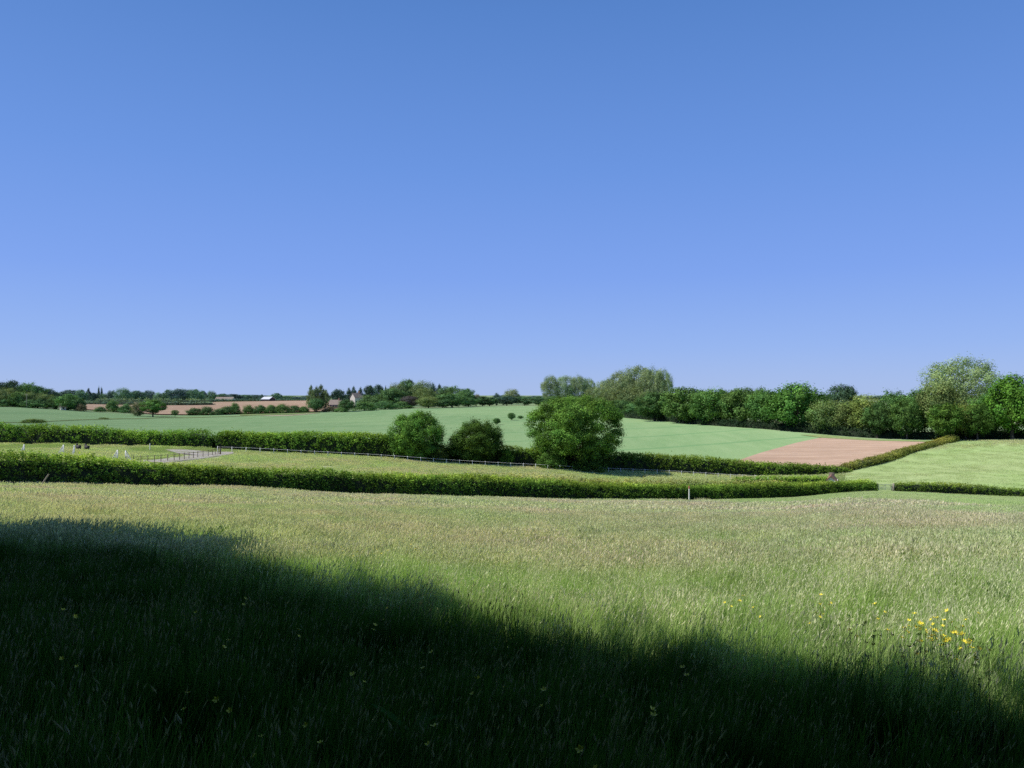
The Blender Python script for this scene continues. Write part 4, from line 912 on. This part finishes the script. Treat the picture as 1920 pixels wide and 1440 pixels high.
# ------------------------------------------------------------------ shading trees left of and behind the camera
big = crown_mesh('shade_crown', 301, 110000, .040, 30, .17, 'oak', fill=.4, tips=.1, clumps=24, spread=.10)
SH = 'trees shading the foreground from outside the frame'
shade_spec = [(-43, 10.5, 15, 15.5), (-34.5, 8.6, 14.5, 15.5), (-27.3, 7.6, 14, 14.6), (-20.6, 8.4, 12.5, 16.2), (-16.2, 4.9, 13, 14.8), (-13.6, 1.9, 12.8, 15.8), (-9.7, -1.1, 12.8, 15), (-9.4, -7.2, 12.5, 15.4), (-4, -9, 12, 13.5), (-26, 1.5, 13, 15), (-20, -3, 13, 15), (8, -12, 13, 15), (-11, -12, 14, 15), (18, -17, 13, 15), (-26, -8, 13, 14), (-2, -16, 14, 15)]  # left ones cast the shadow; those behind the camera added to cut sky light
for i, (x, y, w_, h_) in enumerate(shade_spec):
    z = z1(x, y); e = empty('broadleaf_tree', (x, y, z)); tag(e, 'tall leafy tree at the wood edge outside the frame, casting or deepening the foreground shade', 'tree', SH)
    c = obj('crown', big, mat_for('dark', 20), e); c.location = (0, 0, h_*.34); c.scale = (w_, w_, h_*.66); c.rotation_euler.z = i*1.7
    t = obj('trunk', TRUNK['oak'][0], bark, e); t.scale = (w_*.9, w_*.9, h_*.92); t.rotation_euler.z = i*1.1

bsh = crown_mesh('sky_screen_bush', 302, 40000, .05, 30, .16, 'dome', fill=.4, tips=.1, clumps=10, spread=.3)
for i, (x, y, w_, h_) in enumerate([(-8.5, 0.5, 6, 4.2), (-12.5, 5.0, 6.5, 4.8), (-18, 9.5, 7, 5), (-25, 14.5, 8, 5.5), (-5, -3.5, 6, 4.5), (0, -5, 6.5, 4.8), (5, -4, 6, 4.6), (10, -3.5, 6.5, 4.5), (-10, -2, 6, 5), (15, -6, 7, 5), (-2, -8, 7, 6), (6, -9, 7, 6)]):  # unseen shrubs added to block sky light from the foreground
    z = z1(x, y); e = empty('shrub', (x, y, z)); tag(e, 'dense unseen shrub added outside the frame to cut sky light', 'shrub', 'added shrubs cutting sky light outside the frame')
    c = obj('foliage', bsh, mat_for('dark', 20), e); c.scale = (w_, w_, h_); c.rotation_euler.z = i*1.9
    t = obj('stem', TRUNK['bush'][0], bark, e); t.scale = (w_*.9, w_*.9, h_*.9)
# ------------------------------------------------------------------ light, sky, camera
SUN_EL, SUN_AZ = math.radians(50), math.radians(-97)      # azimuth from +Y (view direction), negative = left
w = bpy.data.worlds.new('World'); sc.world = w; w.use_nodes = True; nt = w.node_tree; nt.nodes.clear()
sky = nt.nodes.new('ShaderNodeTexSky'); sky.sky_type = 'NISHITA'; sky.sun_disc = False; sky.sun_elevation = SUN_EL; sky.sun_rotation = SUN_AZ
sky.altitude = 100; sky.air_density = 1.0; sky.dust_density = .3; sky.ozone_density = 2.0
bg = nt.nodes.new('ShaderNodeBackground'); bg.inputs[1].default_value = .1
ow = nt.nodes.new('ShaderNodeOutputWorld'); tc = nt.nodes.new('ShaderNodeTexCoord'); sx = nt.nodes.new('ShaderNodeSeparateXYZ'); nt.links.new(tc.outputs['Generated'], sx.inputs[0])
cr = nt.nodes.new('ShaderNodeValToRGB'); nt.links.new(sx.outputs[2], cr.inputs[0]); el = cr.color_ramp.elements
K = 10.0                                     # clear-day colours by elevation, in the sky texture's own units
SKYC = [(0.0, (.37, .51, .86)), (.06, (.285, .45, .90)), (.15, (.205, .370, .89)), (.28, (.145, .310, .79)), (.45, (.092, .235, .63)), (.62, (.05, .125, .34)), (1.0, (.016, .042, .13))]
el[0].position, el[0].color = 0, (*SKYC[0][1], 1); el[1].position, el[1].color = 1, (*SKYC[-1][1], 1)
for p_, c_ in SKYC[1:-1]: x_ = el.new(p_); x_.color = (*c_, 1)
kk = nt.nodes.new('ShaderNodeVectorMath'); kk.operation = 'SCALE'; kk.inputs['Scale'].default_value = K; nt.links.new(cr.outputs[0], kk.inputs[0])
nt.links.new(mixc(nt, .88, sky.outputs[0], kk.outputs[0]), bg.inputs[0]); nt.links.new(bg.outputs[0], ow.inputs[0])
ld = bpy.data.lights.new('Sun', 'SUN'); ld.energy = 5.0; ld.angle = math.radians(.53); ld.color = (1, .965, .91)
lo = bpy.data.objects.new('Sun', ld); link(lo)
sd = Vector((math.sin(SUN_AZ)*math.cos(SUN_EL), math.cos(SUN_AZ)*math.cos(SUN_EL), math.sin(SUN_EL)))
lo.rotation_euler = sd.to_track_quat('Z', 'Y').to_euler(); lo.location = sd*100
cam = bpy.data.cameras.new('Camera'); cam.lens = 27; cam.sensor_width = 36; cam.shift_y = 20/1920; cam.clip_start = .05; cam.clip_end = 40000
co = bpy.data.objects.new('Camera', cam); link(co); co.location = (0, 0, CZ); co.rotation_euler = (math.pi/2, 0, 0); sc.camera = co
sc.view_settings.view_transform = 'Standard'; sc.view_settings.look = 'None'; sc.view_settings.exposure = 0; sc.view_settings.gamma = 1
sc.render.engine = 'CYCLES'; sc.cycles.max_bounces = 6; sc.cycles.diffuse_bounces = 3; sc.cycles.transmission_bounces = 4; sc.cycles.use_denoising = False
